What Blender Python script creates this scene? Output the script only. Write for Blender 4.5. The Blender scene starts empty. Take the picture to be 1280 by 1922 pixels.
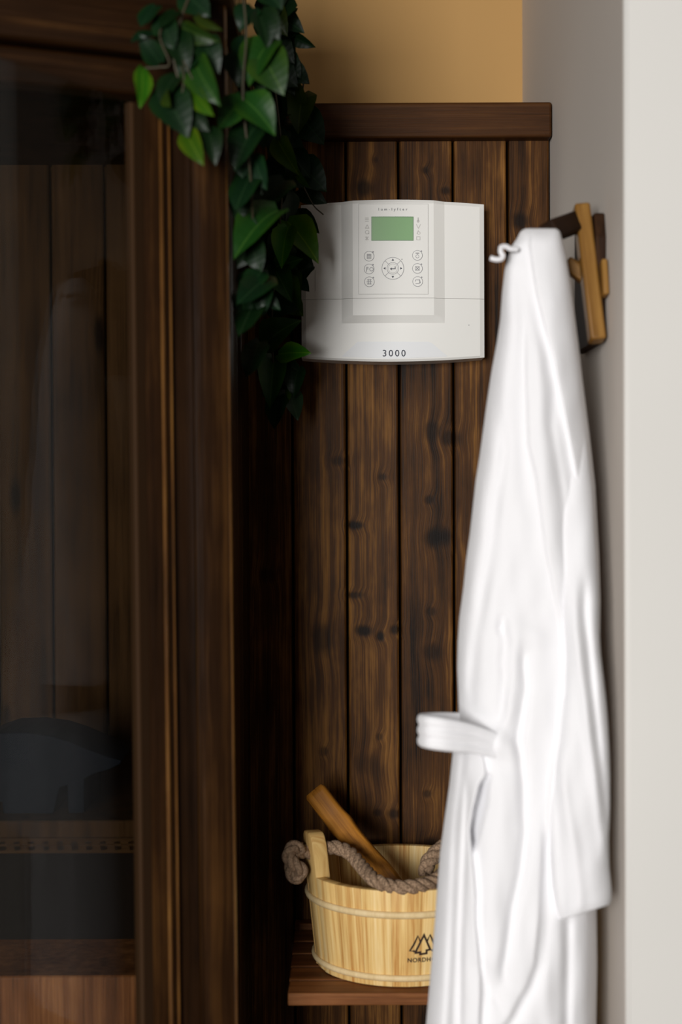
import bpy, bmesh, math, random
import numpy as np
from mathutils import Vector, Matrix, Euler

random.seed(7)
SC = bpy.context.scene
COL = SC.collection

# ------------------------------------------------------------------ camera
F, W, H = 2800.0, 1280.0, 1922.0          # focal length in pixels of the 1280x1922 frame
CAM_Z = 1.40
PITCH, ROLL = math.radians(0.75), math.radians(0.26)
cam_data = bpy.data.cameras.new('camera')
cam = bpy.data.objects.new('camera', cam_data)
COL.objects.link(cam)
cam_data.sensor_fit = 'VERTICAL'
cam_data.sensor_height = 36.0
cam_data.lens = F / H * 36.0
cam_data.clip_start = 0.05
CAM_R = Matrix.Rotation(math.pi / 2 - PITCH, 3, 'X') @ Matrix.Rotation(-ROLL, 3, 'Z')
CAM_C = Vector((0, 0, CAM_Z))
cam.matrix_world = Matrix.Translation(CAM_C) @ CAM_R.to_4x4()
cam_data.dof.use_dof = True
cam_data.dof.focus_distance = 2.17
cam_data.dof.aperture_fstop = 2.8
SC.camera = cam

# ------------------------------------------------------------------ world, light, exposure
world = bpy.data.worlds.new('world')
SC.world = world
world.use_nodes = True
world.node_tree.nodes['Background'].inputs[0].default_value = (0.75, 0.85, 1.0, 1)
world.node_tree.nodes['Background'].inputs[1].default_value = 0.6
WIN = dict(x=-1.15, z=1.55, w=1.15, h=1.3, y=-2.45)      # the window behind the camera
ld = bpy.data.lights.new('window_daylight', 'AREA')
ld.shape = 'RECTANGLE'
ld.size, ld.size_y = WIN['w'], WIN['h']
ld.energy = 200
ld.color = (1.0, 0.98, 0.955)
lo = bpy.data.objects.new('window_daylight', ld)
COL.objects.link(lo)
lo.location = (WIN['x'], WIN['y'] + 0.03, WIN['z'])
lo.rotation_euler = (math.radians(90), 0, 0)          # faces +Y
SC.view_settings.view_transform = 'Standard'
SC.view_settings.look = 'None'
SC.view_settings.exposure = 0.0
SC.view_settings.gamma = 1.0
SC.view_settings.use_curve_mapping = False

# ------------------------------------------------------------------ helpers
def P(px, py, d):
    """world point that shows at pixel (px, py) at distance d along +Y from the camera"""
    r = CAM_R @ Vector(((px - W / 2) / F, (H / 2 - py) / F, -1.0))
    return CAM_C + r * (d / r.y)

def tag(o, label=None, cat=None, group=None, kind=None):
    if label: o['label'] = label
    if cat: o['category'] = cat
    if group: o['group'] = group
    if kind: o['kind'] = kind
    return o

def link(name, me, mat=None, parent=None, M=None):
    """links a mesh; M is its world matrix also when it has a parent"""
    o = bpy.data.objects.new(name, me)
    COL.objects.link(o)
    if mat is not None and me is not None and not me.materials:
        me.materials.append(mat)
    if M is not None:
        o.matrix_basis = M
    if parent is not None:
        o.parent = parent
        o.matrix_parent_inverse = parent.matrix_basis.inverted()
    return o

def empty(name, loc):
    o = bpy.data.objects.new(name, None)
    COL.objects.link(o)
    o.location = loc
    o.empty_display_size = 0.05
    return o

def mesh(name, verts, faces, smooth=False):
    me = bpy.data.meshes.new(name)
    me.from_pydata([tuple(v) for v in verts], [], faces)
    me.update()
    if smooth:
        me.polygons.foreach_set('use_smooth', [True] * len(me.polygons))
    return me

def fix_normals(me):
    bm = bmesh.new(); bm.from_mesh(me)
    bmesh.ops.recalc_face_normals(bm, faces=bm.faces)
    bm.to_mesh(me); bm.free()
    return me

def box_mesh(name, sx, sy, sz, bev=0.0, seg=2):
    bm = bmesh.new()
    bmesh.ops.create_cube(bm, size=1.0)
    bmesh.ops.scale(bm, vec=(sx, sy, sz), verts=bm.verts)
    if bev > 0:
        bmesh.ops.bevel(bm, geom=list(bm.edges), offset=bev, segments=seg, profile=0.5, affect='EDGES')
    me = bpy.data.meshes.new(name)
    bm.to_mesh(me); bm.free()
    if bev > 0: smooth_bevels(me)
    return me

def smooth_bevels(me):
    """round bevels, flat faces: smooth shading on the narrow faces only"""
    big = max(p.area for p in me.polygons)
    for p in me.polygons:
        n = p.normal
        axis = max(abs(n.x), abs(n.y), abs(n.z)) > 0.9999
        p.use_smooth = not axis

def board(name, c, size, mat, parent=None, R=None, bev=0.003, seg=2):
    """box of size (width, thickness, length); length along local Z; R turns it"""
    M = Matrix.Translation(Vector(c)) @ ((R or Matrix.Identity(3)).to_4x4())
    return link(name, box_mesh(name, *size, bev=bev, seg=seg), mat, parent, M)

ALONG_X = Matrix(((0, 0, 1), (0, 1, 0), (-1, 0, 0)))      # local Z -> world X
ALONG_Y = Matrix.Rotation(-math.pi / 2, 3, 'X')            # local Z -> world Y

def tube(name, pts, radii, mat, parent=None, n=10, caps=True):
    pts = [Vector(p) for p in pts]
    if not hasattr(radii, '__len__'): radii = [radii] * len(pts)
    V, Fc = [], []
    up = Vector((0, 0, 1))
    nrm = None
    for i, p in enumerate(pts):
        t = (pts[min(i + 1, len(pts) - 1)] - pts[max(i - 1, 0)]).normalized()
        if nrm is None:
            a = Vector((0, 1, 0)) if abs(t.y) < 0.9 else Vector((1, 0, 0))
            nrm = (a - t * a.dot(t)).normalized()
        else:
            nrm = (nrm - t * nrm.dot(t)).normalized()
        b = t.cross(nrm)
        for k in range(n):
            a = 2 * math.pi * k / n
            V.append(p + (nrm * math.cos(a) + b * math.sin(a)) * radii[i])
    for i in range(len(pts) - 1):
        for k in range(n):
            k2 = (k + 1) % n
            Fc.append((i * n + k, i * n + k2, (i + 1) * n + k2, (i + 1) * n + k))
    if caps:
        Fc.append(tuple(range(n - 1, -1, -1)))
        Fc.append(tuple(range((len(pts) - 1) * n, len(pts) * n)))
    return link(name, fix_normals(mesh(name, V, Fc, True)), mat, parent)

def spline(pts, n):
    """Catmull-Rom through the points"""
    pts = [Vector(p) for p in pts]
    q = [pts[0] * 2 - pts[1]] + pts + [pts[-1] * 2 - pts[-2]]
    out = []
    for i in range(1, len(q) - 2):
        for k in range(n):
            t = k / n
            a, b, c, d = q[i - 1], q[i], q[i + 1], q[i + 2]
            out.append(0.5 * ((2 * b) + (c - a) * t + (2 * a - 5 * b + 4 * c - d) * t * t + (3 * b - a - 3 * c + d) * t ** 3))
    out.append(pts[-1])
    return out

def prism(name, poly, y0, y1, mat, parent=None, bev=0.0):
    """polygon of (x, z) extruded from y0 to y1"""
    n = len(poly)
    V = [(x, y0, z) for x, z in poly] + [(x, y1, z) for x, z in poly]
    Fc = [tuple(range(n)), tuple(range(2 * n - 1, n - 1, -1))] + [(i, (i + 1) % n, n + (i + 1) % n, n + i) for i in range(n)]
    me = fix_normals(mesh(name, V, Fc))
    if bev:
        bm = bmesh.new(); bm.from_mesh(me)
        bmesh.ops.bevel(bm, geom=list(bm.edges), offset=bev, segments=2, profile=0.5, affect='EDGES')
        bm.to_mesh(me); bm.free()
        me.polygons.foreach_set('use_smooth', [True] * len(me.polygons))
        try: me.set_sharp_from_angle(angle=math.radians(45))
        except Exception: pass
    return link(name, me, mat, parent)

# ------------------------------------------------------------------ materials
class NT:
    def __init__(self, name):
        self.m = bpy.data.materials.new(name)
        self.m.use_nodes = True
        self.t = self.m.node_tree
        self.b = self.t.nodes['Principled BSDF']
        self.out = self.t.nodes['Material Output']
    def n(self, typ, **kw):
        x = self.t.nodes.new(typ)
        for k, v in kw.items(): setattr(x, k, v)
        return x
    def l(self, a, b): self.t.links.new(a, b)
    def set(self, sock, v):
        if hasattr(v, 'is_output'): self.l(v, sock)
        else: sock.default_value = v
    def math(self, op, a, b=0.0, c=0.0, clamp=False):
        x = self.n('ShaderNodeMath', operation=op, use_clamp=clamp)
        self.set(x.inputs[0], a); self.set(x.inputs[1], b); self.set(x.inputs[2], c)
        return x.outputs[0]
    def vmath(self, op, a, b=(0, 0, 0)):
        x = self.n('ShaderNodeVectorMath', operation=op)
        self.set(x.inputs[0], a); self.set(x.inputs[1], b)
        return x.outputs['Value' if op in ('LENGTH', 'DOT_PRODUCT') else 'Vector']
    def noise(self, vec, scale=1.0, detail=2.0, rough=0.5, dist=0.0):
        x = self.n('ShaderNodeTexNoise')
        self.set(x.inputs['Vector'], vec)
        x.inputs['Scale'].default_value = scale
        x.inputs['Detail'].default_value = detail
        x.inputs['Roughness'].default_value = rough
        x.inputs['Distortion'].default_value = dist
        return x.outputs['Fac']
    def ramp(self, fac, stops):
        x = self.n('ShaderNodeValToRGB')
        self.set(x.inputs[0], fac)
        e = x.color_ramp.elements
        while len(e) < len(stops): e.new(0.5)
        for i, (p, c) in enumerate(stops):
            e[i].position = p
            e[i].color = (*c, 1) if len(c) == 3 else c
        return x.outputs['Color']
    def mix(self, fac, a, b, blend='MIX'):
        x = self.n('ShaderNodeMix', data_type='RGBA', blend_type=blend)
        self.set(x.inputs[0], fac)
        A, B = [s for s in x.inputs if s.type == 'RGBA']
        self.set(A, a if hasattr(a, 'is_output') else (*a, 1))
        self.set(B, b if hasattr(b, 'is_output') else (*b, 1))
        return [s for s in x.outputs if s.type == 'RGBA'][0]
    def maprange(self, v, a, b, c=0.0, d=1.0, smooth=True):
        x = self.n('ShaderNodeMapRange', interpolation_type='SMOOTHSTEP' if smooth else 'LINEAR')
        self.set(x.inputs[0], v)
        for i, k in enumerate((a, b, c, d)): x.inputs[1 + i].default_value = k
        return x.outputs[0]
    def bump(self, h, strength=0.3, dist=0.002):
        x = self.n('ShaderNodeBump')
        x.inputs['Strength'].default_value = strength
        x.inputs['Distance'].default_value = dist
        self.l(h, x.inputs['Height'])
        self.l(x.outputs[0], self.b.inputs['Normal'])
    def p(self, **kw):
        for k, v in kw.items():
            s = self.b.inputs[k.replace('_', ' ')]
            self.set(s, (*v, 1) if isinstance(v, tuple) and len(v) == 3 and s.type == 'RGBA' else v)
        return self

def plain(name, col, rough=0.5, spec=0.4, bump=0.0, bscale=300):
    t = NT(name)
    t.p(Base_Color=col, Roughness=rough)
    t.b.inputs['Specular IOR Level'].default_value = spec
    if bump:
        tc = t.n('ShaderNodeTexCoord')
        t.bump(t.noise(tc.outputs['Object'], bscale, 3), bump, 0.001)
    return t.m

def wood(name, dark, mid, light, world_knots=None, rough=0.42, fibre=170.0, coat=0.0, contrast=1.0, spec=0.22, stain=1.0, warp=0.006, across_y=False):
    """grain runs along local (or world) Z; knots are dark ovals with the grain bending round them"""
    t = NT(name)
    oi = t.n('ShaderNodeObjectInfo')
    rnd = oi.outputs['Random']
    if world_knots is not None:
        base = t.n('ShaderNodeNewGeometry').outputs['Position']
    else:
        base = t.n('ShaderNodeTexCoord').outputs['Object']
    off = t.n('ShaderNodeCombineXYZ')
    t.l(t.math('MULTIPLY', rnd, 13.7), off.inputs[0])
    t.l(t.math('MULTIPLY', rnd, 7.3), off.inputs[2])
    t.l(t.math('MULTIPLY', rnd, 3.1), off.inputs[1])
    if across_y:                                          # curved staves: y runs across the face, x through it
        sw = t.n('ShaderNodeSeparateXYZ'); t.l(base, sw.inputs[0])
        cw = t.n('ShaderNodeCombineXYZ'); t.l(sw.outputs[1], cw.inputs[0]); t.l(sw.outputs[2], cw.inputs[2])
        base = cw.outputs[0]
    pos = t.vmath('ADD', base, off.outputs[0])
    # wobble of the knots' outline
    wob = t.noise(t.vmath('MULTIPLY', pos, (60, 60, 25)), 1.0, 3)
    field, core = None, None
    if world_knots is not None:
        for (kx, kz, rx, rz, s) in world_knots:
            d = t.vmath('LENGTH', t.vmath('MULTIPLY', t.vmath('SUBTRACT', base, (kx, 0, kz)), (1 / rx, 0, 1 / rz)))
            dd = t.math('ADD', d, t.math('MULTIPLY', t.math('SUBTRACT', wob, 0.5), 0.9))
            c = t.math('MULTIPLY', t.maprange(dd, 0.35, 1.25, 1.0, 0.0), s)
            f = t.maprange(d, 0.0, 2.6, 1.0, 0.0)
            core = c if core is None else t.math('MAXIMUM', core, c)
            field = f if field is None else t.math('ADD', field, f)
    else:
        vo = t.n('ShaderNodeTexVoronoi')
        vo.inputs['Scale'].default_value = 1.0
        t.l(t.vmath('MULTIPLY', pos, (9, 2, 2.6)), vo.inputs['Vector'])
        d = vo.outputs['Distance']
        dd = t.math('ADD', d, t.math('MULTIPLY', t.math('SUBTRACT', wob, 0.5), 0.1))
        core = t.maprange(dd, 0.04, 0.13, 1.0, 0.0)
        field = t.maprange(d, 0.0, 0.42, 1.0, 0.0)
    sx = t.n('ShaderNodeSeparateXYZ'); t.l(pos, sx.inputs[0])
    low = t.noise(t.vmath('MULTIPLY', pos, (7, 7, 0.9)), 1.0, 2)
    u = t.math('ADD', sx.outputs[0], t.math('ADD', t.math('MULTIPLY', field, warp), t.math('MULTIPLY', low, 0.012)))
    cv = t.n('ShaderNodeCombineXYZ')
    t.l(u, cv.inputs[0]); t.l(t.math('MULTIPLY', sx.outputs[2], 0.022), cv.inputs[2]); t.l(sx.outputs[1], cv.inputs[1])
    fine = t.noise(cv.outputs[0], fibre * 2.2, 3, 0.6)
    broad = t.noise(cv.outputs[0], fibre * 0.42, 2, 0.55)
    blot = t.noise(t.vmath('MULTIPLY', pos, (16, 16, 6)), 1.0, 4, 0.6)
    v = t.math('ADD', t.math('MULTIPLY', broad, 0.72), t.math('MULTIPLY', fine, 0.56))
    v = t.math('ADD', v, t.math('MULTIPLY', t.math('SUBTRACT', blot, 0.5), 0.75 * stain))
    v = t.math('SUBTRACT', v, 0.14)
    v = t.math('ADD', t.math('MULTIPLY', t.math('SUBTRACT', v, 0.5), contrast), 0.5)
    v = t.math('ADD', v, t.math('MULTIPLY', t.math('SUBTRACT', rnd, 0.5), 0.16))
    col = t.ramp(v, [(0.18, dark), (0.52, mid), (0.86, light)])
    col = t.mix(t.math('MULTIPLY', core, 0.93), col, tuple(c * 0.35 for c in dark))
    t.p(Base_Color=col)
    t.l(t.math('ADD', t.math('MULTIPLY', fine, 0.18), rough - 0.09), t.b.inputs['Roughness'])
    t.b.inputs['Specular IOR Level'].default_value = spec
    t.b.inputs['Coat Weight'].default_value = coat
    t.b.inputs['Coat Roughness'].default_value = 0.25
    t.bump(t.math('ADD', fine, t.math('MULTIPLY', core, -0.6)), 0.25, 0.0012)
    return t.m

YP = 2.20                                             # face of the panel planks
def K(px, py, rx, rz, s=1.0):
    p = P(px, py, YP)
    return (p.x, p.z, 1.35 * rx / 1273, 1.35 * rz / 1273, s)
knots = [K(667, 986, 14, 7), K(822, 1008, 22, 17), K(806, 938, 8, 8, .8), K(684, 1184, 14, 9), K(714, 1195, 7, 8), K(742, 1182, 10, 8, .9),
         K(665, 1117, 14, 6, .8), K(812, 1225, 14, 16, .75), K(810, 1148, 8, 7, .6), K(812, 810, 15, 16, .7), K(846, 822, 16, 13, .8),
         K(718, 895, 8, 7, .8), K(634, 865, 12, 8, .7), K(607, 1200, 16, 24, .7), K(740, 1528, 10, 8, .8), K(708, 1525, 7, 6, .7),
         K(802, 1490, 7, 7, .7), K(808, 1580, 11, 9, .8), K(798, 320, 6, 6, .7), K(836, 358, 8, 7, .8), K(684, 354, 16, 14, .8),
         K(978, 415, 14, 14, .9), K(712, 1383, 6, 6, .6), K(608, 1410, 6, 7, .6), K(705, 300, 5, 5, .5), K(690, 1440, 26, 20, .35), K(500, 1080, 12, 12, .6)]
M_PANEL = wood('panel_wood', (0.007, 0.0027, 0.0008), (0.066, 0.0255, 0.0058), (0.235, 0.105, 0.023), knots, rough=0.5, spec=0.10, contrast=1.15, warp=0.0055, fibre=240)
M_WOOD = wood('stained_wood', (0.004, 0.0016, 0.0005), (0.018, 0.0068, 0.0017), (0.07, 0.029, 0.0066), rough=0.34, spec=0.25, contrast=0.75)
M_RAIL = wood('rail_wood', (0.016, 0.006, 0.002), (0.055, 0.021, 0.006), (0.105, 0.043, 0.012), rough=0.5, spec=0.1, contrast=0.8)
M_EDGE = wood('edge_highlight_wood', (0.03, 0.012, 0.003), (0.15, 0.062, 0.013), (0.34, 0.16, 0.034), rough=0.3, spec=0.4)  # lighter tone paints the bright highlight of the rounded edges into the wood
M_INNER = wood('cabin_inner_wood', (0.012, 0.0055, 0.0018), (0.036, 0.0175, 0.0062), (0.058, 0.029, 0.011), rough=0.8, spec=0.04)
M_SHELF = wood('shelf_wood', (0.045, 0.015, 0.005), (0.17, 0.062, 0.020), (0.33, 0.14, 0.05), rough=0.5, spec=0.12)
M_RACK = wood('rack_wood', (0.06, 0.024, 0.005), (0.19, 0.09, 0.018), (0.32, 0.17, 0.04), rough=0.42, stain=0.7)
M_RACKD = wood('rack_dark_wood', (0.008, 0.004, 0.002), (0.022, 0.01, 0.005), (0.05, 0.022, 0.009), rough=0.6, spec=0.08)
M_PINE = wood('pine_stave', (0.46, 0.20, 0.045), (0.74, 0.50, 0.19), (0.86, 0.67, 0.36), rough=0.5, fibre=300, stain=0.2, contrast=1.35, warp=0.003, across_y=True)
M_HOOP = wood('hoop_wood', (0.58, 0.42, 0.20), (0.72, 0.55, 0.30), (0.80, 0.64, 0.38), rough=0.5, stain=0.3)
M_LADLE = wood('ladle_wood', (0.16, 0.055, 0.008), (0.42, 0.17, 0.022), (0.56, 0.27, 0.05), rough=0.4, stain=0.5)
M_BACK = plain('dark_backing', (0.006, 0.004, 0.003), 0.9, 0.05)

def plaster(name, col):
    t = NT(name)
    tc = t.n('ShaderNodeTexCoord')
    n1 = t.noise(tc.outputs['Object'], 3.0, 3)
    n2 = t.noise(tc.outputs['Object'], 220.0, 3)
    t.p(Base_Color=t.mix(n1, tuple(c * 0.96 for c in col), tuple(min(1, c * 1.03) for c in col)), Roughness=0.75)
    t.b.inputs['Specular IOR Level'].default_value = 0.3
    t.bump(n2, 0.12, 0.001)
    return t.m
M_WHITE = plaster('white_wall_paint', (0.675, 0.665, 0.635))
M_TAN = plaster('tan_wall_paint', (0.48, 0.28, 0.10))
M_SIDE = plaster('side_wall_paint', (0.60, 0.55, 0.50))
M_ROOM = plaster('room_wall_paint', (0.10, 0.085, 0.07))
M_CEIL = plaster('ceiling_paint', (0.12, 0.11, 0.10))  # dark tone chosen to cut the light bounced back into the room
M_FLOOR = wood('floor_wood', (0.03, 0.015, 0.008), (0.08, 0.045, 0.025), (0.13, 0.075, 0.04))

# ------------------------------------------------------------------ the room
WX, Y_EDGE, Y_BACK, ZC = 0.311, 1.637, 2.54, 2.6
def wall(name, x0, x1, y0, y1, z0, z1, mat):
    o = link(name, box_mesh(name, x1 - x0, y1 - y0, z1 - z0), mat, None, Matrix.Translation(((x0 + x1) / 2, (y0 + y1) / 2, (z0 + z1) / 2)))
    return tag(o, kind='structure')
tag(wall('floor', -2.9, 2.4, -2.7, 2.7, -0.06, 0, M_FLOOR), 'dark wooden floor of the room')
tag(wall('ceiling', -2.9, 2.4, -2.7, 2.7, ZC, ZC + 0.06, M_CEIL), 'dark ceiling of the room')
tag(wall('wall_back', -2.8, WX, Y_BACK, Y_BACK + 0.1, 0, ZC, M_TAN), 'warm tan wall above the wooden panel')
bw = wall('wall_right', 0, 1, 0, 1, 0, ZC, M_SIDE)
# the projecting right wall: its inner face and the white face with a rounded outer corner
r = 0.006
outline = [(WX, Y_BACK + 0.1)]
for k in range(7):
    a = math.pi + k / 6 * math.pi / 2
    outline.append((WX + r + r * math.cos(a), Y_EDGE + r + r * math.sin(a)))
outline += [(2.3, Y_EDGE), (2.3, Y_BACK + 0.1)]
n = len(outline)
V = [(x, y, 0) for x, y in outline] + [(x, y, ZC) for x, y in outline]
Fc = [(i, (i + 1) % n, n + (i + 1) % n, n + i) for i in range(n)] + [tuple(range(n)), tuple(range(2 * n - 1, n - 1, -1))]
me = fix_normals(mesh('wall_right', V, Fc))
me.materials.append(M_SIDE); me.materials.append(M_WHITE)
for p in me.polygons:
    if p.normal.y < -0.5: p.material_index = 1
    if 0 < p.index < 7: p.use_smooth = True
bw.data = me
bw.matrix_basis = Matrix.Identity(4)
tag(bw, 'white projecting wall with its shaded inner side')
tag(wall('wall_left', -2.9, -2.8, -2.7, 2.7, 0, ZC, M_ROOM), 'left wall of the room')
tag(wall('wall_far_right', 2.3, 2.4, -2.7, 2.7, 0, ZC, M_ROOM), 'far right wall of the room')
# rear wall with the window opening
wx0, wx1 = WIN['x'] - WIN['w'] / 2 - .03, WIN['x'] + WIN['w'] / 2 + .03
wz0, wz1 = WIN['z'] - WIN['h'] / 2 - .03, WIN['z'] + WIN['h'] / 2 + .03
def ring_wall(name, X, Z, x, z, y0, y1, mat):
    V = []
    for y in (y0, y1):
        V += [(X[0], y, Z[0]), (X[1], y, Z[0]), (X[1], y, Z[1]), (X[0], y, Z[1]), (x[0], y, z[0]), (x[1], y, z[0]), (x[1], y, z[1]), (x[0], y, z[1])]
    Fc = []
    for i in range(4):
        j = (i + 1) % 4
        Fc += [(i, j, 4 + j, 4 + i), (8 + i, 12 + i, 12 + j, 8 + j), (4 + i, 4 + j, 12 + j, 12 + i), (i, 8 + i, 8 + j, j)]
    return link(name, fix_normals(mesh(name, V, Fc)), mat)
tag(ring_wall('wall_rear', (-2.8, 2.3), (0, ZC), (wx0, wx1), (wz0, wz1), -2.62, -2.52, M_ROOM), 'rear wall with the window', kind='structure')
wf = tag(ring_wall('window_1', (wx0, wx1), (wz0, wz1), (wx0 + .05, wx1 - .05), (wz0 + .05, wz1 - .05), -2.60, -2.55, plain('window_white', (.8, .8, .78), .4)), 'white framed window behind the viewer', kind='structure')

# ------------------------------------------------------------------ sauna cabin
cabin = empty('sauna_cabin', (-0.3, 2.0, 0.0))
tag(cabin, 'dark brown stained wooden sauna cabin with glass door and plank side panel', 'sauna cabin')
# side panel : tongue and groove planks
pz0, pz1 = 0.02, P(800, 230, YP).z
edges = [342, 444, 546, 648.5, 747.5, 850, 952.5, 1039]
xs = [P(e, 300, YP).x for e in edges]
xs[-1] = WX - 0.001
back = board('backing_panel', ((-0.19 + WX) / 2 , YP + 0.022, (pz0 + pz1) / 2), (WX + 0.19 - 0.002, 0.012, pz1 - pz0), M_BACK, cabin, bev=0)
def plank_mesh(w, L, th=0.015, ch=0.0022, gap=0.0034):
    """board with chamfered long edges and an open joint beside it"""
    h = (w - gap) / 2
    sec = [(-h, th), (-h, ch * 1.2), (-h + ch * .5, ch * .35), (-h + ch * 1.4, 0), (h - ch * 1.4, 0), (h - ch * .5, ch * .35), (h, ch * 1.2), (h, th)]
    n = len(sec)
    V = [(x, y, -L / 2) for x, y in sec] + [(x, y, L / 2) for x, y in sec]
    Fc = [(i, (i + 1) % n, n + (i + 1) % n, n + i) for i in range(n)] + [tuple(range(n)), tuple(range(2 * n - 1, n - 1, -1))]
    return fix_normals(mesh('plank', V, Fc))
for i in range(len(xs) - 1):
    if xs[i + 1] < -0.185: continue
    a, b = max(xs[i], -0.188), xs[i + 1]
    link('plank', plank_mesh(b - a, pz1 - pz0), M_PANEL, cabin, Matrix.Translation(((a + b) / 2, YP, (pz0 + pz1) / 2)))
# top rail
ra, rb = P(800, 191.5, YP - .024).z, P(800, 258, YP - .024).z
board('top_rail', ((-0.118 + WX) / 2, YP - 0.004, (ra + rb) / 2), (ra - rb, 0.040, WX + 0.118 - 0.003), M_RAIL, cabin, ALONG_X, bev=0.004, seg=3)
board('panel_cap', ((-0.118 + WX) / 2, YP + 0.03, ra - 0.01), (0.02, 0.02, WX + 0.118 - 0.003), M_WOOD, cabin, ALONG_X)

# door front : runs from near left to far right
HINGE = P(267, 925, 1.64); HINGE.z = 0
E = Vector((0.9218, 0.3877, 0)).normalized()
NF = Vector((E.y, -E.x, 0))                            # towards the viewer
def s_at(px):
    """distance along the front from the hinge that shows at column px"""
    u = (P(px, 925, 1.0) - CAM_C)
    u = u.x / u.y
    return (u * HINGE.y - HINGE.x) / (E.x - u * E.y)
LEAN = Matrix.Rotation(math.radians(-0.36), 3, NF.cross(Vector((0, 0, 1))).cross(Vector((0, 0, 1))))
RF = Matrix((E, -NF, Vector((0, 0, 1)))).transposed()   # local x along the front, y inward, z up
def fpt(s, out, z):
    return HINGE + E * s + NF * out + Vector((0, 0, z))
def front_board(name, s0, s1, out, th, z0, z1, mat=M_WOOD, bev=0.004, seg=3, lean=True, horiz=False, parent=cabin):
    c = fpt((s0 + s1) / 2, out - th / 2, (z0 + z1) / 2)
    if horiz:
        R = RF @ ALONG_X
        size = (z1 - z0, th, s1 - s0)
    else:
        R = RF
        size = (s1 - s0, th, z1 - z0)
    if lean:
        piv = Vector((HINGE.x, HINGE.y, CAM_Z))
        R = LEAN @ R
        c = piv + LEAN @ (c - piv)
    return board(name, c, size, mat, parent, R, bev, seg)
HZ = P(240, 172, 1.63).z                                # underside of the header
HZ2 = P(240, 100, 1.63).z
def front_profile(name, pts, z0, z1, mats, idx, parent=cabin):
    """board of the front with a shaped section; pts = (column px, stand-out), idx = material of each section edge"""
    sec = [(s_at(a_), o_) for a_, o_ in pts]
    cs = (sec[0][0] + sec[-1][0]) / 2
    piv = Vector((HINGE.x, HINGE.y, CAM_Z))
    c = piv + LEAN @ (fpt(cs, 0, (z0 + z1) / 2) - piv)
    n_ = len(sec); L = z1 - z0
    V = [(q - cs, -o_, -L / 2) for q, o_ in sec] + [(q - cs, -o_, L / 2) for q, o_ in sec]
    Fc = [(i, (i + 1) % n_, n_ + (i + 1) % n_, n_ + i) for i in range(n_)] + [tuple(range(n_)), tuple(range(2 * n_ - 1, n_ - 1, -1))]
    me = mesh(name, V, Fc)
    for m_ in mats: me.materials.append(m_)
    for i in range(n_): me.polygons[i].material_index = idx.get(i, 0)
    fix_normals(me)
    me.polygons.foreach_set('use_smooth', [True] * len(me.polygons))
    me.set_sharp_from_angle(angle=math.radians(28))
    return link(name, me, None, parent, Matrix.Translation(c) @ (LEAN @ RF).to_4x4())
def arc_px(x0, o0, x1, o1, n_=6):
    """quarter round from (x0, o0) on the face to (x1, o1) on the flank"""
    return [(x0 + (x1 - x0) * math.sin(k / n_ * math.pi / 2), o1 + (o0 - o1) * math.cos(k / n_ * math.pi / 2)) for k in range(n_ + 1)]
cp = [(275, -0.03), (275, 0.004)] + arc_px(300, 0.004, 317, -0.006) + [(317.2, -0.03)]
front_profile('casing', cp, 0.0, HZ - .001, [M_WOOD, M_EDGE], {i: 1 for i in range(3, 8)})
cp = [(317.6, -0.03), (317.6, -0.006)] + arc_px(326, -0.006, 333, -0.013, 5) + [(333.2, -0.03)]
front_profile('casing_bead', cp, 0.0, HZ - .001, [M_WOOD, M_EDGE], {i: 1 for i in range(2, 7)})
front_board('frame_stile', s_at(333.5), s_at(373), -0.016, 0.03, 0.0, HZ - .001, bev=0.001)
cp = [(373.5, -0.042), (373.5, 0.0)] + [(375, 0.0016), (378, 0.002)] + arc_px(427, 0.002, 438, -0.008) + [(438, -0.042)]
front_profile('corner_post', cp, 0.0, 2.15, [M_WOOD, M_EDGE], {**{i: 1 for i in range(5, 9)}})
front_board('header_board', s_at(-400), s_at(372), -0.004, 0.034, HZ, HZ2 - 0.002, bev=0.005, horiz=True, lean=False)
front_board('header_fascia', s_at(-400), s_at(372), 0.012, 0.05, HZ2, 2.15, bev=0.006, horiz=True, lean=False)
front_board('far_casing', -0.80, -0.70, 0.004, 0.030, 0.0, HZ - .001, lean=False)
front_board('threshold', -0.70, s_at(276), 0.0, 0.06, 0.0, 0.05, horiz=True, lean=False)
# return wall between the front post and the plank panel
pc = fpt(s_at(436), -0.03, 0)
y0, y1 = pc.y, YP - 0.002
nb = 6
for i in range(nb):
    a, b = y0 + (y1 - y0) * i / nb, y0 + (y1 - y0) * (i + 1) / nb
    R = Matrix.Rotation(math.pi / 2, 3, 'Z')
    o = link('return_plank', plank_mesh(b - a, 2.13), M_WOOD, cabin, Matrix.Translation((pc.x - .001, (a + b) / 2, 0.02 + 2.13 / 2)) @ R.to_4x4())
# cabin inside : back wall planks, left wall, roof, benches
yb = 2.50
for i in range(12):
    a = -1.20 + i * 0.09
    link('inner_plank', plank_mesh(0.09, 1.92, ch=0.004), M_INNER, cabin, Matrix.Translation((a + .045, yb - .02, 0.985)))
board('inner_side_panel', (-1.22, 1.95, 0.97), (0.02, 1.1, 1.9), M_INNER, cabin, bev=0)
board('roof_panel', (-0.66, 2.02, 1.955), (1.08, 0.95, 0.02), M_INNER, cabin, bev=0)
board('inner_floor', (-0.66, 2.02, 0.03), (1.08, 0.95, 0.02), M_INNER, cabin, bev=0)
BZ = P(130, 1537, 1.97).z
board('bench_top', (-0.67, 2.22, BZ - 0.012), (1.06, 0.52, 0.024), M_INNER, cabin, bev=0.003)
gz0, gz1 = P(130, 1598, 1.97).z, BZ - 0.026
board('bench_rail', (-0.67, 1.975, gz1 - 0.002), (0.012, 0.02, 1.06), M_INNER, cabin, ALONG_X, bev=0.002)
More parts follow.
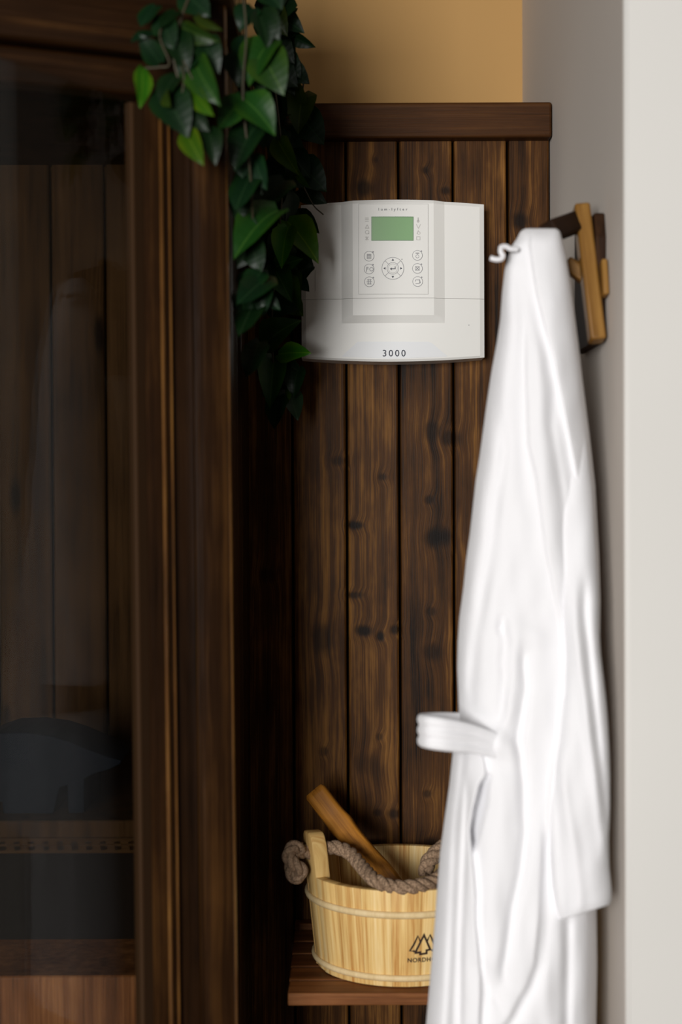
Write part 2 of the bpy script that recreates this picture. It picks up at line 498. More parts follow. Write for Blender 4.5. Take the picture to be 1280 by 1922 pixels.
board('bench_rail', (-0.67, 1.975, gz0 + 0.004), (0.012, 0.02, 1.06), M_INNER, cabin, ALONG_X, bev=0.002)
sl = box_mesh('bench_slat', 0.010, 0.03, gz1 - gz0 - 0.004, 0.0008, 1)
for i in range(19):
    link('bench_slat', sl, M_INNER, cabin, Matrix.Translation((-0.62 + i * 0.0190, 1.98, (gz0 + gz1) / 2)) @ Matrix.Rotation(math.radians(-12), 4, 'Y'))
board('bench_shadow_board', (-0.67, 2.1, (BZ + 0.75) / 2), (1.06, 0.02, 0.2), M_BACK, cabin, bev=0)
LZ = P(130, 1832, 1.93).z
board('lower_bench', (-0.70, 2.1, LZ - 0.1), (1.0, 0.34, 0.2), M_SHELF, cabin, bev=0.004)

# glass door, standing ajar on its right-hand hinge
GD = Vector((-math.cos(math.radians(58.4)), -math.sin(math.radians(58.4)), 0))          # from the hinge towards the free edge
GN = Vector((GD.y, -GD.x, 0))
if GN.x < 0: GN = -GN
gt = NT('door_glass')
for x in list(gt.t.nodes):
    if x != gt.out: gt.t.nodes.remove(x)
tr = gt.n('ShaderNodeBsdfTransparent'); tr.inputs[0].default_value = (0.80, 0.80, 0.78, 1)
gl = gt.n('ShaderNodeBsdfGlossy'); gl.inputs['Roughness'].default_value = 0.0; gl.inputs[0].default_value = (1, 1, 1, 1)
geo = gt.n('ShaderNodeNewGeometry')
cosi = gt.math('ABSOLUTE', gt.vmath('DOT_PRODUCT', geo.outputs['Normal'], geo.outputs['Incoming']))
refl = gt.math('ADD', gt.math('MULTIPLY', gt.math('POWER', gt.math('SUBTRACT', 1.0, cosi), 5.0), 0.45), 0.008)
mx = gt.n('ShaderNodeMixShader')
gt.l(refl, mx.inputs[0]); gt.l(tr.outputs[0], mx.inputs[1]); gt.l(gl.outputs[0], mx.inputs[2]); gt.l(mx.outputs[0], gt.out.inputs[0])
M_GLASS = gt.m
DZ0, DZ1 = 0.06, HZ - 0.012
RG = Matrix((GD, GN, Vector((0, 0, 1)))).transposed()
if RG.determinant() < 0: RG = Matrix((GD, -GN, Vector((0, 0, 1)))).transposed()
dw = 0.62
piv = Vector((HINGE.x, HINGE.y, CAM_Z))
def door_piece(name, s0, s1, th, z0, z1, mat, bev=0.002, off=0.0, parent=cabin):
    c = HINGE + GD * ((s0 + s1) / 2) + GN * off + Vector((0, 0, (z0 + z1) / 2))
    return board(name, piv + LEAN @ (c - piv), (s1 - s0, th, z1 - z0), mat, parent, LEAN @ RG, bev)
door = door_piece('door_glass', 0.014, dw, 0.006, DZ0, DZ1, M_GLASS, 0.0)
M_SEAL = plain('seal_strip', (0.034, 0.016, 0.006), 0.7, 0.1)
door_piece('door_seal', -0.004, 0.017, 0.012, DZ0, DZ1, M_SEAL, 0.003, parent=cabin)
M_METAL = plain('hinge_metal', (0.03, 0.025, 0.02), 0.35)
for z in (0.35, 0.72):
    door_piece('door_hinge', -0.012, 0.02, 0.02, z - .03, z + .03, M_METAL, 0.003, parent=cabin)

# dark headrest on the bench
hp = [(-40, 1400), (0, 1386), (50, 1385), (95, 1391), (130, 1402), (165, 1417), (200, 1430), (228, 1437), (226, 1444), (205, 1454), (175, 1463), (158, 1472), (158, 1536), (128, 1536), (126, 1484), (112, 1488), (100, 1537), (6, 1537), (4, 1515), (-40, 1515)]
hy = 2.0
poly = [P(a, b, hy) for a, b in hp]
hz = min(p.z for p in poly)
t = NT('headrest_navy'); t.p(Base_Color=(0.003, 0.005, 0.009), Roughness=0.8); t.b.inputs['Specular IOR Level'].default_value = 0.1
hr = prism('headrest', [(p.x, p.z - hz + BZ + 0.0005) for p in poly], hy, hy + 0.14, t.m, None, 0.002)
tag(hr, 'dark navy curved headrest standing on the bench behind the glass door', 'headrest')

# ------------------------------------------------------------------ control box
dc = P(738, 527, 2.14)
box = empty('sauna_control_box', (dc.x, YP, dc.z - 0.115))
tag(box, 'cream white plastic sauna control box with green display marked 3000 on the plank panel', 'control box')
DS = 2.14 / F                                           # metres for one pixel at the box's face
def dxy(px, py):
    p = P(px, py, 2.14)
    return p.x, p.z
t = NT('control_plastic')
tc = t.n('ShaderNodeTexCoord')
t.p(Base_Color=(0.78, 0.775, 0.745), Roughness=0.42)
t.b.inputs['Specular IOR Level'].default_value = 0.4
t.bump(t.noise(tc.outputs['Object'], 900, 2), 0.05, 0.0005)
M_PLASTIC = t.m
M_GREYP = plain('badge_plastic', (0.74, 0.755, 0.77), 0.45)
M_KEYPAD = plain('keypad_foil', (0.765, 0.76, 0.73), 0.38)
M_LINE = plain('grey_print', (0.30, 0.30, 0.31), 0.6)
M_FAINT = plain('faint_print', (0.50, 0.49, 0.47), 0.6)
M_INK = plain('dark_print', (0.045, 0.05, 0.07), 0.6)
M_LCD = plain('green_display', (0.235, 0.40, 0.205), 0.25)
M_LCDF = plain('display_frame', (0.16, 0.27, 0.15), 0.4)
XL, XR = dxy(565, 527)[0], dxy(910.5, 527)[0]
XM, XH = (XL + XR) / 2, (XR - XL) / 2
def ztop(x): return dxy(738, 381)[1] + 0.0042 * (1 - ((x - XM) / XH) ** 2)
def zbot(x): return dxy(738, 670)[1] - 0.0062 * (1 - ((x - XM) / XH) ** 2)
ZS = dxy(738, 560)[1]
RI = dict(x0=dxy(662, 500)[0], x1=dxy(814, 500)[0], z=dxy(738, 592)[1], X0=dxy(641, 500)[0], X1=dxy(835, 500)[0], Z=dxy(738, 606)[1])
def front_y(x, z):
    """depth of the cover's face: a gentle bulge, with a raised middle panel that slopes at left, right and below"""
    y = 2.152 - 0.010 * (1 - ((x - XM) / XH) ** 2)
    def sl(v, a, b): return min(1, max(0, (v - a) / (b - a)))
    k = min(sl(x, RI['X0'], RI['x0']), sl(x, RI['X1'], RI['x1']), sl(z, RI['Z'], RI['z']))
    return y - 0.0070 * k
def cover(name, zlo, zhi, mat):
    """shell piece between two height curves"""
    xs_ = sorted(set([round(v, 6) for v in list(np.linspace(XL, XR, 41)) + [RI['x0'], RI['x1'], RI['X0'], RI['X1']]]))
    rows = 30
    extra = [RI['z'], RI['Z']]
    V, Fc = [], []
    grid = []
    ts = list(np.linspace(0, 1, rows))
    for x in xs_:
        lo_, hi_ = zlo(x), zhi(x)
        zz = sorted([lo_ + (hi_ - lo_) * t_ for t_ in ts] + [min(max(e, lo_ + 1e-5 * (i + 1)), hi_ - 1e-5 * (i + 1)) for i, e in enumerate(extra)])
        col = []
        for z in zz:
            y = front_y(x, z)
            ex = min(x - XL, XR - x, hi_ - z if hi_ > dxy(0, 400)[1] else 9, z - lo_ if lo_ < dxy(0, 640)[1] else 9)
            if ex < 0.0025: y += 0.0025 * (1 - math.sqrt(max(0, 1 - (1 - ex / 0.0025) ** 2)))
            V.append((x, y, z)); col.append(len(V) - 1)
        grid.append(col)
    m_ = len(grid[0])
    for i in range(len(grid) - 1):
        for j in range(m_ - 1):
            Fc.append((grid[i][j], grid[i + 1][j], grid[i + 1][j + 1], grid[i][j + 1]))
    # side skirt to the plank face
    rim = [grid[i][0] for i in range(len(grid))] + [grid[-1][j] for j in range(1, m_)] + [grid[i][-1] for i in range(len(grid) - 2, -1, -1)] + [grid[0][j] for j in range(m_ - 2, 0, -1)]
    b0 = len(V)
    for q in rim: V.append((V[q][0], YP - 0.001, V[q][2]))
    k = len(rim)
    for i in range(k):
        Fc.append((rim[(i + 1) % k], rim[i], b0 + i, b0 + (i + 1) % k))
    Fc.append(tuple(range(b0, b0 + k)))
    me = fix_normals(mesh(name, V, Fc, True))
    try: me.set_sharp_from_angle(angle=math.radians(18))
    except Exception: pass
    return link(name, me, mat, box)
cover('upper_cover', lambda x: ZS + 0.00022, ztop, M_PLASTIC)
cover('lower_cover', zbot, lambda x: ZS - 0.00022, M_PLASTIC)
board('seam_core', (XM, YP - 0.015, ZS), (XR - XL - .006, 0.028, 0.004), M_BACK, box, bev=0)
nx, nz = dxy(911, 560)
board('latch', (XR - 0.0005, YP - 0.02, nz), (0.003, 0.012, 0.003), M_BACK, box, bev=0.0004)

def flat(name, polys, mat, parent, lift, thick=0.0004, yfun=front_y):
    """thin raised shapes on the face; polys = list of outlines (or (outer, inner) rings) in pixels"""
    V, Fc = [], []
    for po in polys:
        if isinstance(po, tuple):
            o_, i_ = po
            n_ = len(o_)
            b_ = len(V)
            for q in (o_, i_):
                for a_, c_ in q:
                    x, z = dxy(a_, c_); V.append((x, yfun(x, z) - lift, z))
            for k in range(n_):
                k2 = (k + 1) % n_
                Fc.append((b_ + k, b_ + k2, b_ + n_ + k2, b_ + n_ + k))
        else:
            b_ = len(V)
            for a_, c_ in po:
                x, z = dxy(a_, c_); V.append((x, yfun(x, z) - lift, z))
            Fc.append(tuple(range(b_, len(V))))
    me = mesh(name, V, Fc)
    bm = bmesh.new(); bm.from_mesh(me)
    ext = bmesh.ops.extrude_face_region(bm, geom=list(bm.faces))
    vs = [g for g in ext['geom'] if isinstance(g, bmesh.types.BMVert)]
    bmesh.ops.translate(bm, vec=(0, -thick, 0), verts=vs)
    bmesh.ops.recalc_face_normals(bm, faces=bm.faces)
    bm.to_mesh(me); bm.free()
    return link(name, me, mat, parent)
def circ(cx, cy, r_, n_=28, a0=0, a1=2 * math.pi):
    full = abs(a1 - a0 - 2 * math.pi) < 1e-6
    return [(cx + r_ * math.cos(a0 + (a1 - a0) * k / (n_ if full else n_ - 1)), cy + r_ * math.sin(a0 + (a1 - a0) * k / (n_ if full else n_ - 1))) for k in range(n_)]
def ring(cx, cy, r_, w_, n_=28): return (circ(cx, cy, r_ + w_ / 2, n_), circ(cx, cy, r_ - w_ / 2, n_))
def rect(x0, y0, x1, y1): return [(x0, y0), (x1, y0), (x1, y1), (x0, y1)]
def frame_(x0, y0, x1, y1, w_): return (rect(x0, y0, x1, y1), rect(x0 + w_, y0 + w_, x1 - w_, y1 - w_))
def seg(x0, y0, x1, y1, w_=1.2):
    d = math.hypot(x1 - x0, y1 - y0); nx_, ny_ = -(y1 - y0) / d * w_ / 2, (x1 - x0) / d * w_ / 2
    return [(x0 + nx_, y0 + ny_), (x1 + nx_, y1 + ny_), (x1 - nx_, y1 - ny_), (x0 - nx_, y0 - ny_)]
def grid_plate(name, xs_, top, bot, mat, parent, lift, n_=8):
    V, Fc = [], []
    for x_ in xs_:
        for j in range(n_ + 1):
            x, z = dxy(x_, top(x_) + (bot(x_) - top(x_)) * j / n_)
            V.append((x, front_y(x, z) - lift, z))
    for i in range(len(xs_) - 1):
        for j in range(n_):
            a_ = i * (n_ + 1) + j
            Fc.append((a_, a_ + 1, a_ + n_ + 2, a_ + n_ + 1))
    me = mesh(name, V, Fc)
    bm = bmesh.new(); bm.from_mesh(me)
    bmesh.ops.solidify(bm, geom=list(bm.faces), thickness=-0.0003)
    bmesh.ops.recalc_face_normals(bm, faces=bm.faces)
    bm.to_mesh(me); bm.free()
    return link(name, me, mat, parent)
keypad = grid_plate('keypad', list(np.linspace(673, 803, 14)), lambda x: 384, lambda x: 553, M_KEYPAD, box, 0.0004)
flat('keypad_outline', [seg(673, y0_, 673, y0_ + 16.9, 0.8) for y0_ in np.linspace(384, 536.1, 10)] + [seg(803, y0_, 803, y0_ + 16.9, 0.8) for y0_ in np.linspace(384, 536.1, 10)]
     + [seg(x0_, y_, x0_ + 10, y_, 0.8) for x0_ in np.linspace(673, 793, 13) for y_ in (384, 553)], M_FAINT, keypad, 0.0008, 0.0002)
disp = grid_plate('display', list(np.linspace(698, 774.5, 10)), lambda x: 409, lambda x: 452, M_LCD, box, 0.0011)
flat('display_frame', [seg(x_, y_, x_ + 7.8, y_, 1.4) for x_ in np.linspace(697, 767.2, 10) for y_ in (408.6, 452.4)] + [seg(697.4, 408, 697.4, 453, 1.3), seg(775, 408, 775, 453, 1.3)], M_LCDF, disp, 0.0012, 0.0004)
def text_mesh(name, s, size, spacing, bold=0.0):
    cu = bpy.data.curves.new(name, 'FONT')
    cu.body = s; cu.size = size; cu.align_x = 'CENTER'; cu.align_y = 'CENTER'; cu.space_character = spacing; cu.offset = bold
    cu.resolution_u = 3
    ob = bpy.data.objects.new(name, cu); COL.objects.link(ob)
    bpy.context.view_layer.update()
    dg = bpy.context.evaluated_depsgraph_get()
    me = bpy.data.meshes.new_from_object(ob.evaluated_get(dg))
    bpy.data.objects.remove(ob)
    me.materials.clear()
    return me
def print_text(name, s, px, py, hpx, spacing, mat, parent, lift=0.0006, bold=0.0, wide=1.0):
    me = text_mesh(name, s, hpx / 0.70, spacing, bold)
    for v in me.vertices:
        x, z = dxy(px + v.co.x * wide, py - v.co.y)
        v.co = (x, front_y(x, z) - lift, z)
    return link(name, me, mat, parent)
print_text('brand_lettering', 'lum-lyfter', 737, 394.5, 5.2, 1.75, M_INK, box, 0.0012)
# indicator icons beside the display
def icon(name, polys): return flat(name, polys, M_FAINT, keypad, 0.0009, 0.0002)
for k, y in enumerate((413.5, 426, 437, 448.5)):
    icon('indicator_icon', [[seg(685, y - 3, 692, y - 3), seg(685, y, 692, y), seg(685, y + 3, 692, y + 3)],
                            [seg(686, y + 3, 689, y - 3), seg(689, y - 3, 692, y + 3), seg(685, y + 3.5, 693, y + 3.5)],
                            [ring(689, y, 3.4, 1.1, 12), seg(690, y + 2, 693, y + 3)],
                            [seg(685.5, y - 3, 691.5, y + 3), seg(691.5, y - 3, 685.5, y + 3), seg(688.5, y - 4, 688.5, y + 4)]][k])
    icon('indicator_icon', [[seg(784.5, y - 4, 784.5, y + 4, 2.2), ring(784.5, y + 3, 2, 1.2, 10)],
                            [seg(781, y - 4, 785, y + 4), seg(785, y + 4, 789, y - 4)],
                            [ring(785.5, y + 1.5, 2.6, 1.1, 12), seg(782, y + 3, 785, y - 4)],
                            [frame_(781, y - 3.5, 788.5, y + 3.5, 1.2)]][k])
# round buttons with printed symbols
ic = {
 0: lambda x, y: [frame_(x - 4, y - 4, x + 4, y + 5, 1.1), seg(x - 3, y - 1, x + 3, y - 1), seg(x - 3, y + 2, x + 3, y + 2), seg(x, y - 4, x, y + 5, 1)],
 1: lambda x, y: [seg(x - 5, y - 3, x - 1, y - 3), seg(x - 4, y - 3, x - 5, y + 5), seg(x - 5, y, x - 1, y), ring(x + 4.5, y + .5, 3.4, 1.1, 12)],
 2: lambda x, y: [seg(x - 4, y - 3.5, x + 4, y - 3.5), seg(x - 5, y, x + 5, y), seg(x - 4, y + 4, x + 4, y + 4), seg(x - 2, y - 5, x - 2, y + 5), seg(x + 2, y - 5, x + 2, y + 5)],
 3: lambda x, y: [seg(x - 3.5, y - 4, x + 3.5, y - 4, 2), ring(x, y + 2, 3, 0.9, 12), seg(x, y - 4, x, y - 1)],
 4: lambda x, y: [seg(x - 4, y - 4, x + 4, y + 4, 1.4), seg(x + 4, y - 4, x - 4, y + 4, 1.4), ring(x, y, 4, 1.0, 12)],
 5: lambda x, y: [seg(x - 4, y - 3, x + 3, y - 3), seg(x + 3, y - 4, x + 5, y + 3, 1.8), seg(x - 4, y + 4, x + 3, y + 4), seg(x + 3, y + 4, x + 4, y, 1.2), seg(x - 4, y - 3, x - 4, y)],
}
for k, (x, y) in enumerate(((692.5, 482), (692.5, 506), (693, 530), (783, 480.5), (783, 505), (783.5, 529.5))):
    bt = flat('button', [circ(x, y, 9.2)], M_PLASTIC, box, 0.0008, 0.0006)
    flat('button_ring', [ring(x, y, 9.2, 0.9)], M_LINE, bt, 0.0010, 0.0006)
    flat('button_symbol', ic[k](x, y), M_LINE, bt, 0.0015, 0.0002)
    flat('button_dot', [circ(x + 7.5, y - 8, 1.5, 8)], M_LINE, bt, 0.0009, 0.0004)
pad = flat('navigation_pad', [circ(737, 505, 20.5, 40)], M_PLASTIC, box, 0.0008, 0.0006)
flat('navigation_ring', [ring(737, 505, 20.5, 0.9, 40)], M_LINE, pad, 0.0010, 0.0006)
flat('enter_ring', [ring(737, 505, 11, 0.9), ring(737, 505, 8.5, 0.5)], M_LINE, pad, 0.0010, 0.0006)
flat('navigation_divider', [seg(737 + 11.5 * c, 505 + 11.5 * s_, 737 + 20 * c, 505 + 20 * s_, 0.8) for c, s_ in ((.72, .7), (-.72, .7), (.72, -.7), (-.72, -.7))], M_LINE, pad, 0.0016, 0.0002)
for (x, y, a) in ((737, 489, 0), (752.5, 505, 90), (737, 521, 180), (721.5, 505, 270)):
    ca, sa = math.cos(math.radians(a)), math.sin(math.radians(a))
    tri = [(0, -2.4), (2.4, 1.6), (-2.4, 1.6)]
    flat('navigation_arrow', [[(x + u * ca - v * sa, y + u * sa + v * ca) for u, v in tri]], M_INK, pad, 0.0016, 0.0002)
flat('enter_symbol', [seg(733, 506, 741, 506, 1.3), seg(741.4, 506.5, 741.4, 501.5, 1.3), [(731.5, 506), (735, 503.4), (735, 508.6)]], M_INK, pad, 0.0016, 0.0002)
flat('navigation_dot', [circ(754, 488, 1.1, 8)], M_LINE, pad, 0.0009, 0.0004)
badge = grid_plate('badge_plate', list(np.linspace(643, 839, 29)), lambda x: 641 + max(0, (671 - x) / 28 * 26, (x - 808) / 31 * 26), lambda x: 673.2 - abs(x - 738) * 0.042, M_GREYP, box, 0.0005, 3)
print_text('model_number', '3000', 739.5, 663.5, 12.5, 1.32, M_INK, badge, 0.0018, 0.06)
flat('cover_plate_line', [seg(591.5, 505, 591.5, 545, 0.9)], M_FAINT, box, 0.0002, 0.0002)
flat('screw_mark', [circ(881, 609, 1.0, 8)], M_LINE, box, 0.0002, 0.0003)

# ------------------------------------------------------------------ shelf
SZ = P(700, 1864, 1.895).z                              # top of the shelf
shelf = empty('wall_shelf', (0.12, 2.05, SZ))
tag(shelf, 'reddish brown slatted wooden wall shelf carrying the sauna bucket', 'shelf')
sx0, sx1 = P(540, 1864, 1.895).x, WX - 0.004
for (a, b) in ((1.895, 1.944), (1.950, 2.000), (2.006, 2.056), (2.062, 2.112), (2.118, 2.168)):
    board('slat', ((sx0 + sx1) / 2, (a + b) / 2, SZ - 0.008), (0.016, b - a, sx1 - sx0), M_SHELF, shelf, ALONG_X, bev=0.0018)
for x in (sx0 + 0.03, sx1 - 0.05):
    board('support_batten', (x, 2.085, SZ - 0.0265), (0.03, 0.02, 0.18), M_SHELF, shelf, ALONG_Y, bev=0.002)
board('wall_cleat', ((sx0 + sx1) / 2, 2.187, SZ - 0.012), (0.04, 0.022, sx1 - sx0), M_SHELF, shelf, ALONG_X, bev=0.002)

# ------------------------------------------------------------------ bucket
bc = P(753, 1700, 2.03); BX, BY = bc.x, 2.03
R0, R1 = 0.117, 0.1305                                  # outer radius at the foot and at the rim
BH = P(753, 1583, BY + R1).z - SZ
bucket = empty('sauna_bucket', (BX, BY, SZ))
tag(bucket, 'pale pine sauna bucket with rope handle and two wooden hoops on the shelf', 'bucket')
def rad(z): return R0 + (R1 - R0) * z / BH
NS = 20
ear = [None] * NS
a_ear = math.radians(199)                               # direction of the left handle stave (seen from above)
def stave_mesh(hgt, ear_=False):
    da = math.pi / NS * 0.997
    th = 0.0125
    zs = [0.0015, BH * .5, BH] if not ear_ else [0.0015, BH * .5, BH * .9, BH + hgt * .45, BH + hgt * .75, BH + hgt * .92, BH + hgt]
    V, Fc, rows_ = [], [], []
    for i, z in enumerate(zs):
        k = 1.0
        if ear_ and z > BH: k = {3: 1.0, 4: .93, 5: .74, 6: .45}[i]
        w_ = []
        for r_, sub in ((0, 3), (-th if not ear_ else -0.022, 3)):
            for j in range(sub):
                a = (-da + 2 * da * j / (sub - 1)) * k
                if r_ < 0: a = -a
                R_ = rad(z) + r_
                w_.append((R_ * math.cos(a), R_ * math.sin(a), z))
        rows_.append(range(len(V), len(V) + 6)); V += w_
    for i in range(len(zs) - 1):
        for j in range(6):
            Fc.append((rows_[i][j], rows_[i][(j + 1) % 6], rows_[i + 1][(j + 1) % 6], rows_[i + 1][j]))
    Fc += [tuple(rows_[0]), tuple(reversed(rows_[-1]))]
    me = fix_normals(mesh('stave', V, Fc))
    bm = bmesh.new(); bm.from_mesh(me)
    es = [e for e in bm.edges if e.calc_face_angle(0) > 0.6]
    bmesh.ops.bevel(bm, geom=es, offset=0.0006 if not ear_ else 0.003, segments=2, profile=0.5, affect='EDGES')
    bm.to_mesh(me); bm.free()
    me.polygons.foreach_set('use_smooth', [True] * len(me.polygons))
    try: me.set_sharp_from_angle(angle=math.radians(35))
    except Exception: pass
    return me
sm = stave_mesh(0); em = stave_mesh(0.058, True)
for k in range(NS):
    a = a_ear + k * 2 * math.pi / NS
    e = k in (0, NS // 2)
    link('handle_stave' if e else 'stave', em if e else sm, M_PINE, bucket, Matrix.Translation((BX, BY, SZ)) @ Matrix.Rotation(a, 4, 'Z'))
def torus(name, zc, hw, hh, mat, parent):
    n_, m_ = 72, 10
    V, Fc = [], []
    for i in range(n_):
        a = 2 * math.pi * i / n_
        for j in range(m_):
            b = 2 * math.pi * j / m_
            z = zc + hh * math.sin(b)
            R_ = rad(z) + 0.0005 + hw * math.cos(b)
            V.append((BX + R_ * math.cos(a), BY + R_ * math.sin(a), SZ + z))
    for i in range(n_):
        for j in range(m_):
            Fc.append((i * m_ + j, ((i + 1) % n_) * m_ + j, ((i + 1) % n_) * m_ + (j + 1) % m_, i * m_ + (j + 1) % m_))
    return link(name, fix_normals(mesh(name, V, Fc, True)), mat, parent)
hz1 = P(753, 1718, BY - R1 + .004).z - SZ
hz0 = P(753, 1836, BY - R0).z - SZ
torus('hoop', hz1, 0.0040, 0.0048, M_HOOP, bucket)
torus('hoop', hz0, 0.0038, 0.0044, M_HOOP, bucket)
V = [(BX, BY, SZ + .014)] + [(BX + (R0 - .006) * math.cos(2 * math.pi * k / 40), BY + (R0 - .006) * math.sin(2 * math.pi * k / 40), SZ + .014) for k in range(40)]
V += [(x, y, z - .009) for x, y, z in V]
Fc = [(0, 1 + k, 1 + (k + 1) % 40) for k in range(40)] + [(41, 42 + (k + 1) % 40, 42 + k) for k in range(40)] + [(1 + k, 42 + k, 42 + (k + 1) % 40, 1 + (k + 1) % 40) for k in range(40)]
link('bottom_board', fix_normals(mesh('bottom_board', V, Fc)), M_PINE, bucket)
# burnt-in mark : three trees and lettering, laid on the curved face
M_BURN = plain('burnt_mark', (0.028, 0.012, 0.007), 0.7)
mc = P(795, 1780, BY - R1 + 0.004)
a_m = math.atan2(mc.y - BY, mc.x - BX)
for _ in range(6):                                      # find where the mark's centre meets the bucket
    zz = 0.5 * BH
    mc = P(795, 1780, BY + rad(mc.z - SZ) * math.sin(a_m)); a_m = -math.acos(max(-1, min(1, (mc.x - BX) / rad(mc.z - SZ))))
mpx = mc.y / F
def on_bucket(u, v, lift=0.0006):
    """u, v in pixels from the centre of the mark (v up)"""
    z = mc.z - SZ + v * mpx
    R_ = rad(z) + lift
    a = a_m + u * mpx / R_ / max(0.3, abs(math.sin(a_m)))
    return (BX + R_ * math.cos(a), BY + R_ * math.sin(a), SZ + z)
def stroke(name, path, w_, parent):
    n_ = len(path)
    V, Fc = [], []
    for i in range(n_):
        p0, p1, p2 = Vector(path[i - 1]), Vector(path[i]), Vector(path[(i + 1) % n_])
        d0, d1 = (p1 - p0).normalized(), (p2 - p1).normalized()
        m_ = Vector((-(d0.y + d1.y), d0.x + d1.x))
        m_.normalize()
        k = min(2.2, 1 / max(0.35, m_.dot(Vector((-d0.y, d0.x)))))
        for s_ in (-.5, .5): V.append(on_bucket(*(p1 + m_ * w_ * k * s_)))
    for i in range(n_):
        j = (i + 1) % n_
        Fc.append((2 * i, 2 * i + 1, 2 * j + 1, 2 * j))
    return link(name, fix_normals(mesh(name, V, Fc)), M_BURN, parent)
stroke('tree_mark', [(0, 26), (12.5, -3), (5.5, -4), (5.5, -10), (-6.5, -11), (-6.5, -7), (-15, -8), (-14, -3.5)], 3.9, bucket)
def open_stroke(name, path, w_, parent):
    V, Fc = [], []
    for i, p1 in enumerate(path):
        p0, p2 = path[max(0, i - 1)], path[min(len(path) - 1, i + 1)]
        d = (Vector(p2) - Vector(p0)).normalized()
        m_ = Vector((-d.y, d.x))
        for s_ in (-.5, .5): V.append(on_bucket(p1[0] + m_.x * w_ * s_, p1[1] + m_.y * w_ * s_))
    for i in range(len(path) - 1): Fc.append((2 * i, 2 * i + 1, 2 * i + 3, 2 * i + 2))
    return link(name, fix_normals(mesh(name, V, Fc)), M_BURN, parent)
open_stroke('tree_mark', [(-6, 12), (-11.5, 25), (-18.5, 9), (-26, -4), (-18, -4), (-17, -7)], 3.7, bucket)
open_stroke('tree_mark', [(6, 13), (11.5, 26), (18.5, 10), (26, -3), (18, -3.5), (15, -6)], 3.7, bucket)
me = text_mesh('lettering', 'NORDHO', 11.5, 1.1, 0.28)
for v in me.vertices: v.co = on_bucket(v.co.x - 3.0, v.co.y - 22.5)
link('lettering', me, M_BURN, bucket)

# rope handle of three twisted strands
t = NT('hemp_rope')
tc = t.n('ShaderNodeTexCoord')
nz_ = t.noise(tc.outputs['Object'], 420, 4)
t.p(Base_Color=t.ramp(nz_, [(0.3, (0.11, 0.065, 0.035)), (0.7, (0.42, 0.28, 0.175))]), Roughness=0.85)
t.bump(t.noise(tc.outputs['Object'], 900, 3), 0.6, 0.002)
M_ROPE = t.m
def rope(name, pts, r_, parent, turns_per_m=24, n=10):
    c = spline(pts, n)
    root = link(name, None, None, parent, Matrix.Translation(c[0]))
    L, nrm = 0.0, None
    strands = [[], [], []]
    for i, p in enumerate(c):
        if i: L += (p - c[i - 1]).length
        tg = (c[min(i + 1, len(c) - 1)] - c[max(i - 1, 0)]).normalized()
        if nrm is None: nrm = (Vector((0, 0, 1)) - tg * tg.z).normalized()
        else: nrm = (nrm - tg * nrm.dot(tg)).normalized()
        b = tg.cross(nrm)
        for k in range(3):
            a = 2 * math.pi * (k / 3 + L * turns_per_m)
            strands[k].append(p + (nrm * math.cos(a) + b * math.sin(a)) * r_ * 0.53)
    for k in range(3):
        tube('strand', strands[k], r_ * 0.56, M_ROPE, root, 8)
    return root
rz = SZ + BH
lx, ly = BX + (R1 - .006) * math.cos(a_ear), BY + (R1 - .006) * math.sin(a_ear)
rope('rope_handle', [P(548, 1606, ly - .02), P(562, 1598, ly - .008), P(590, 1600, ly), P(622, 1590, ly + .005), P(655, 1600, ly - .005), P(680, 1628, ly - .04), P(704, 1652, ly - .08), P(735, 1664, BY - R1 + .008), P(775, 1664, BY - R1 + .004), P(808, 1657, BY - R1 + .016), P(832, 1640, BY - R1 + .04), P(850, 1615, BY - .04), P(868, 1598, BY), P(900, 1592, BY + .03)], 0.0092, bucket)
rope('rope_knot', [P(566, 1594, ly - .012), P(550, 1590, ly - .022), P(541, 1606, ly - .026), P(552, 1622, ly - .028), P(566, 1634, ly - .024), P(556, 1648, ly - .018), P(545, 1634, ly - .014), P(550, 1612, ly - .008)], 0.0085, bucket)
rope('rope_end', [P(801, 1640, BY - .06), P(801, 1625, BY - .055), P(812, 1608, BY - .05), P(830, 1592, BY - .04), P(850, 1580, BY - .01), P(880, 1578, BY + .02)], 0.0105, bucket)

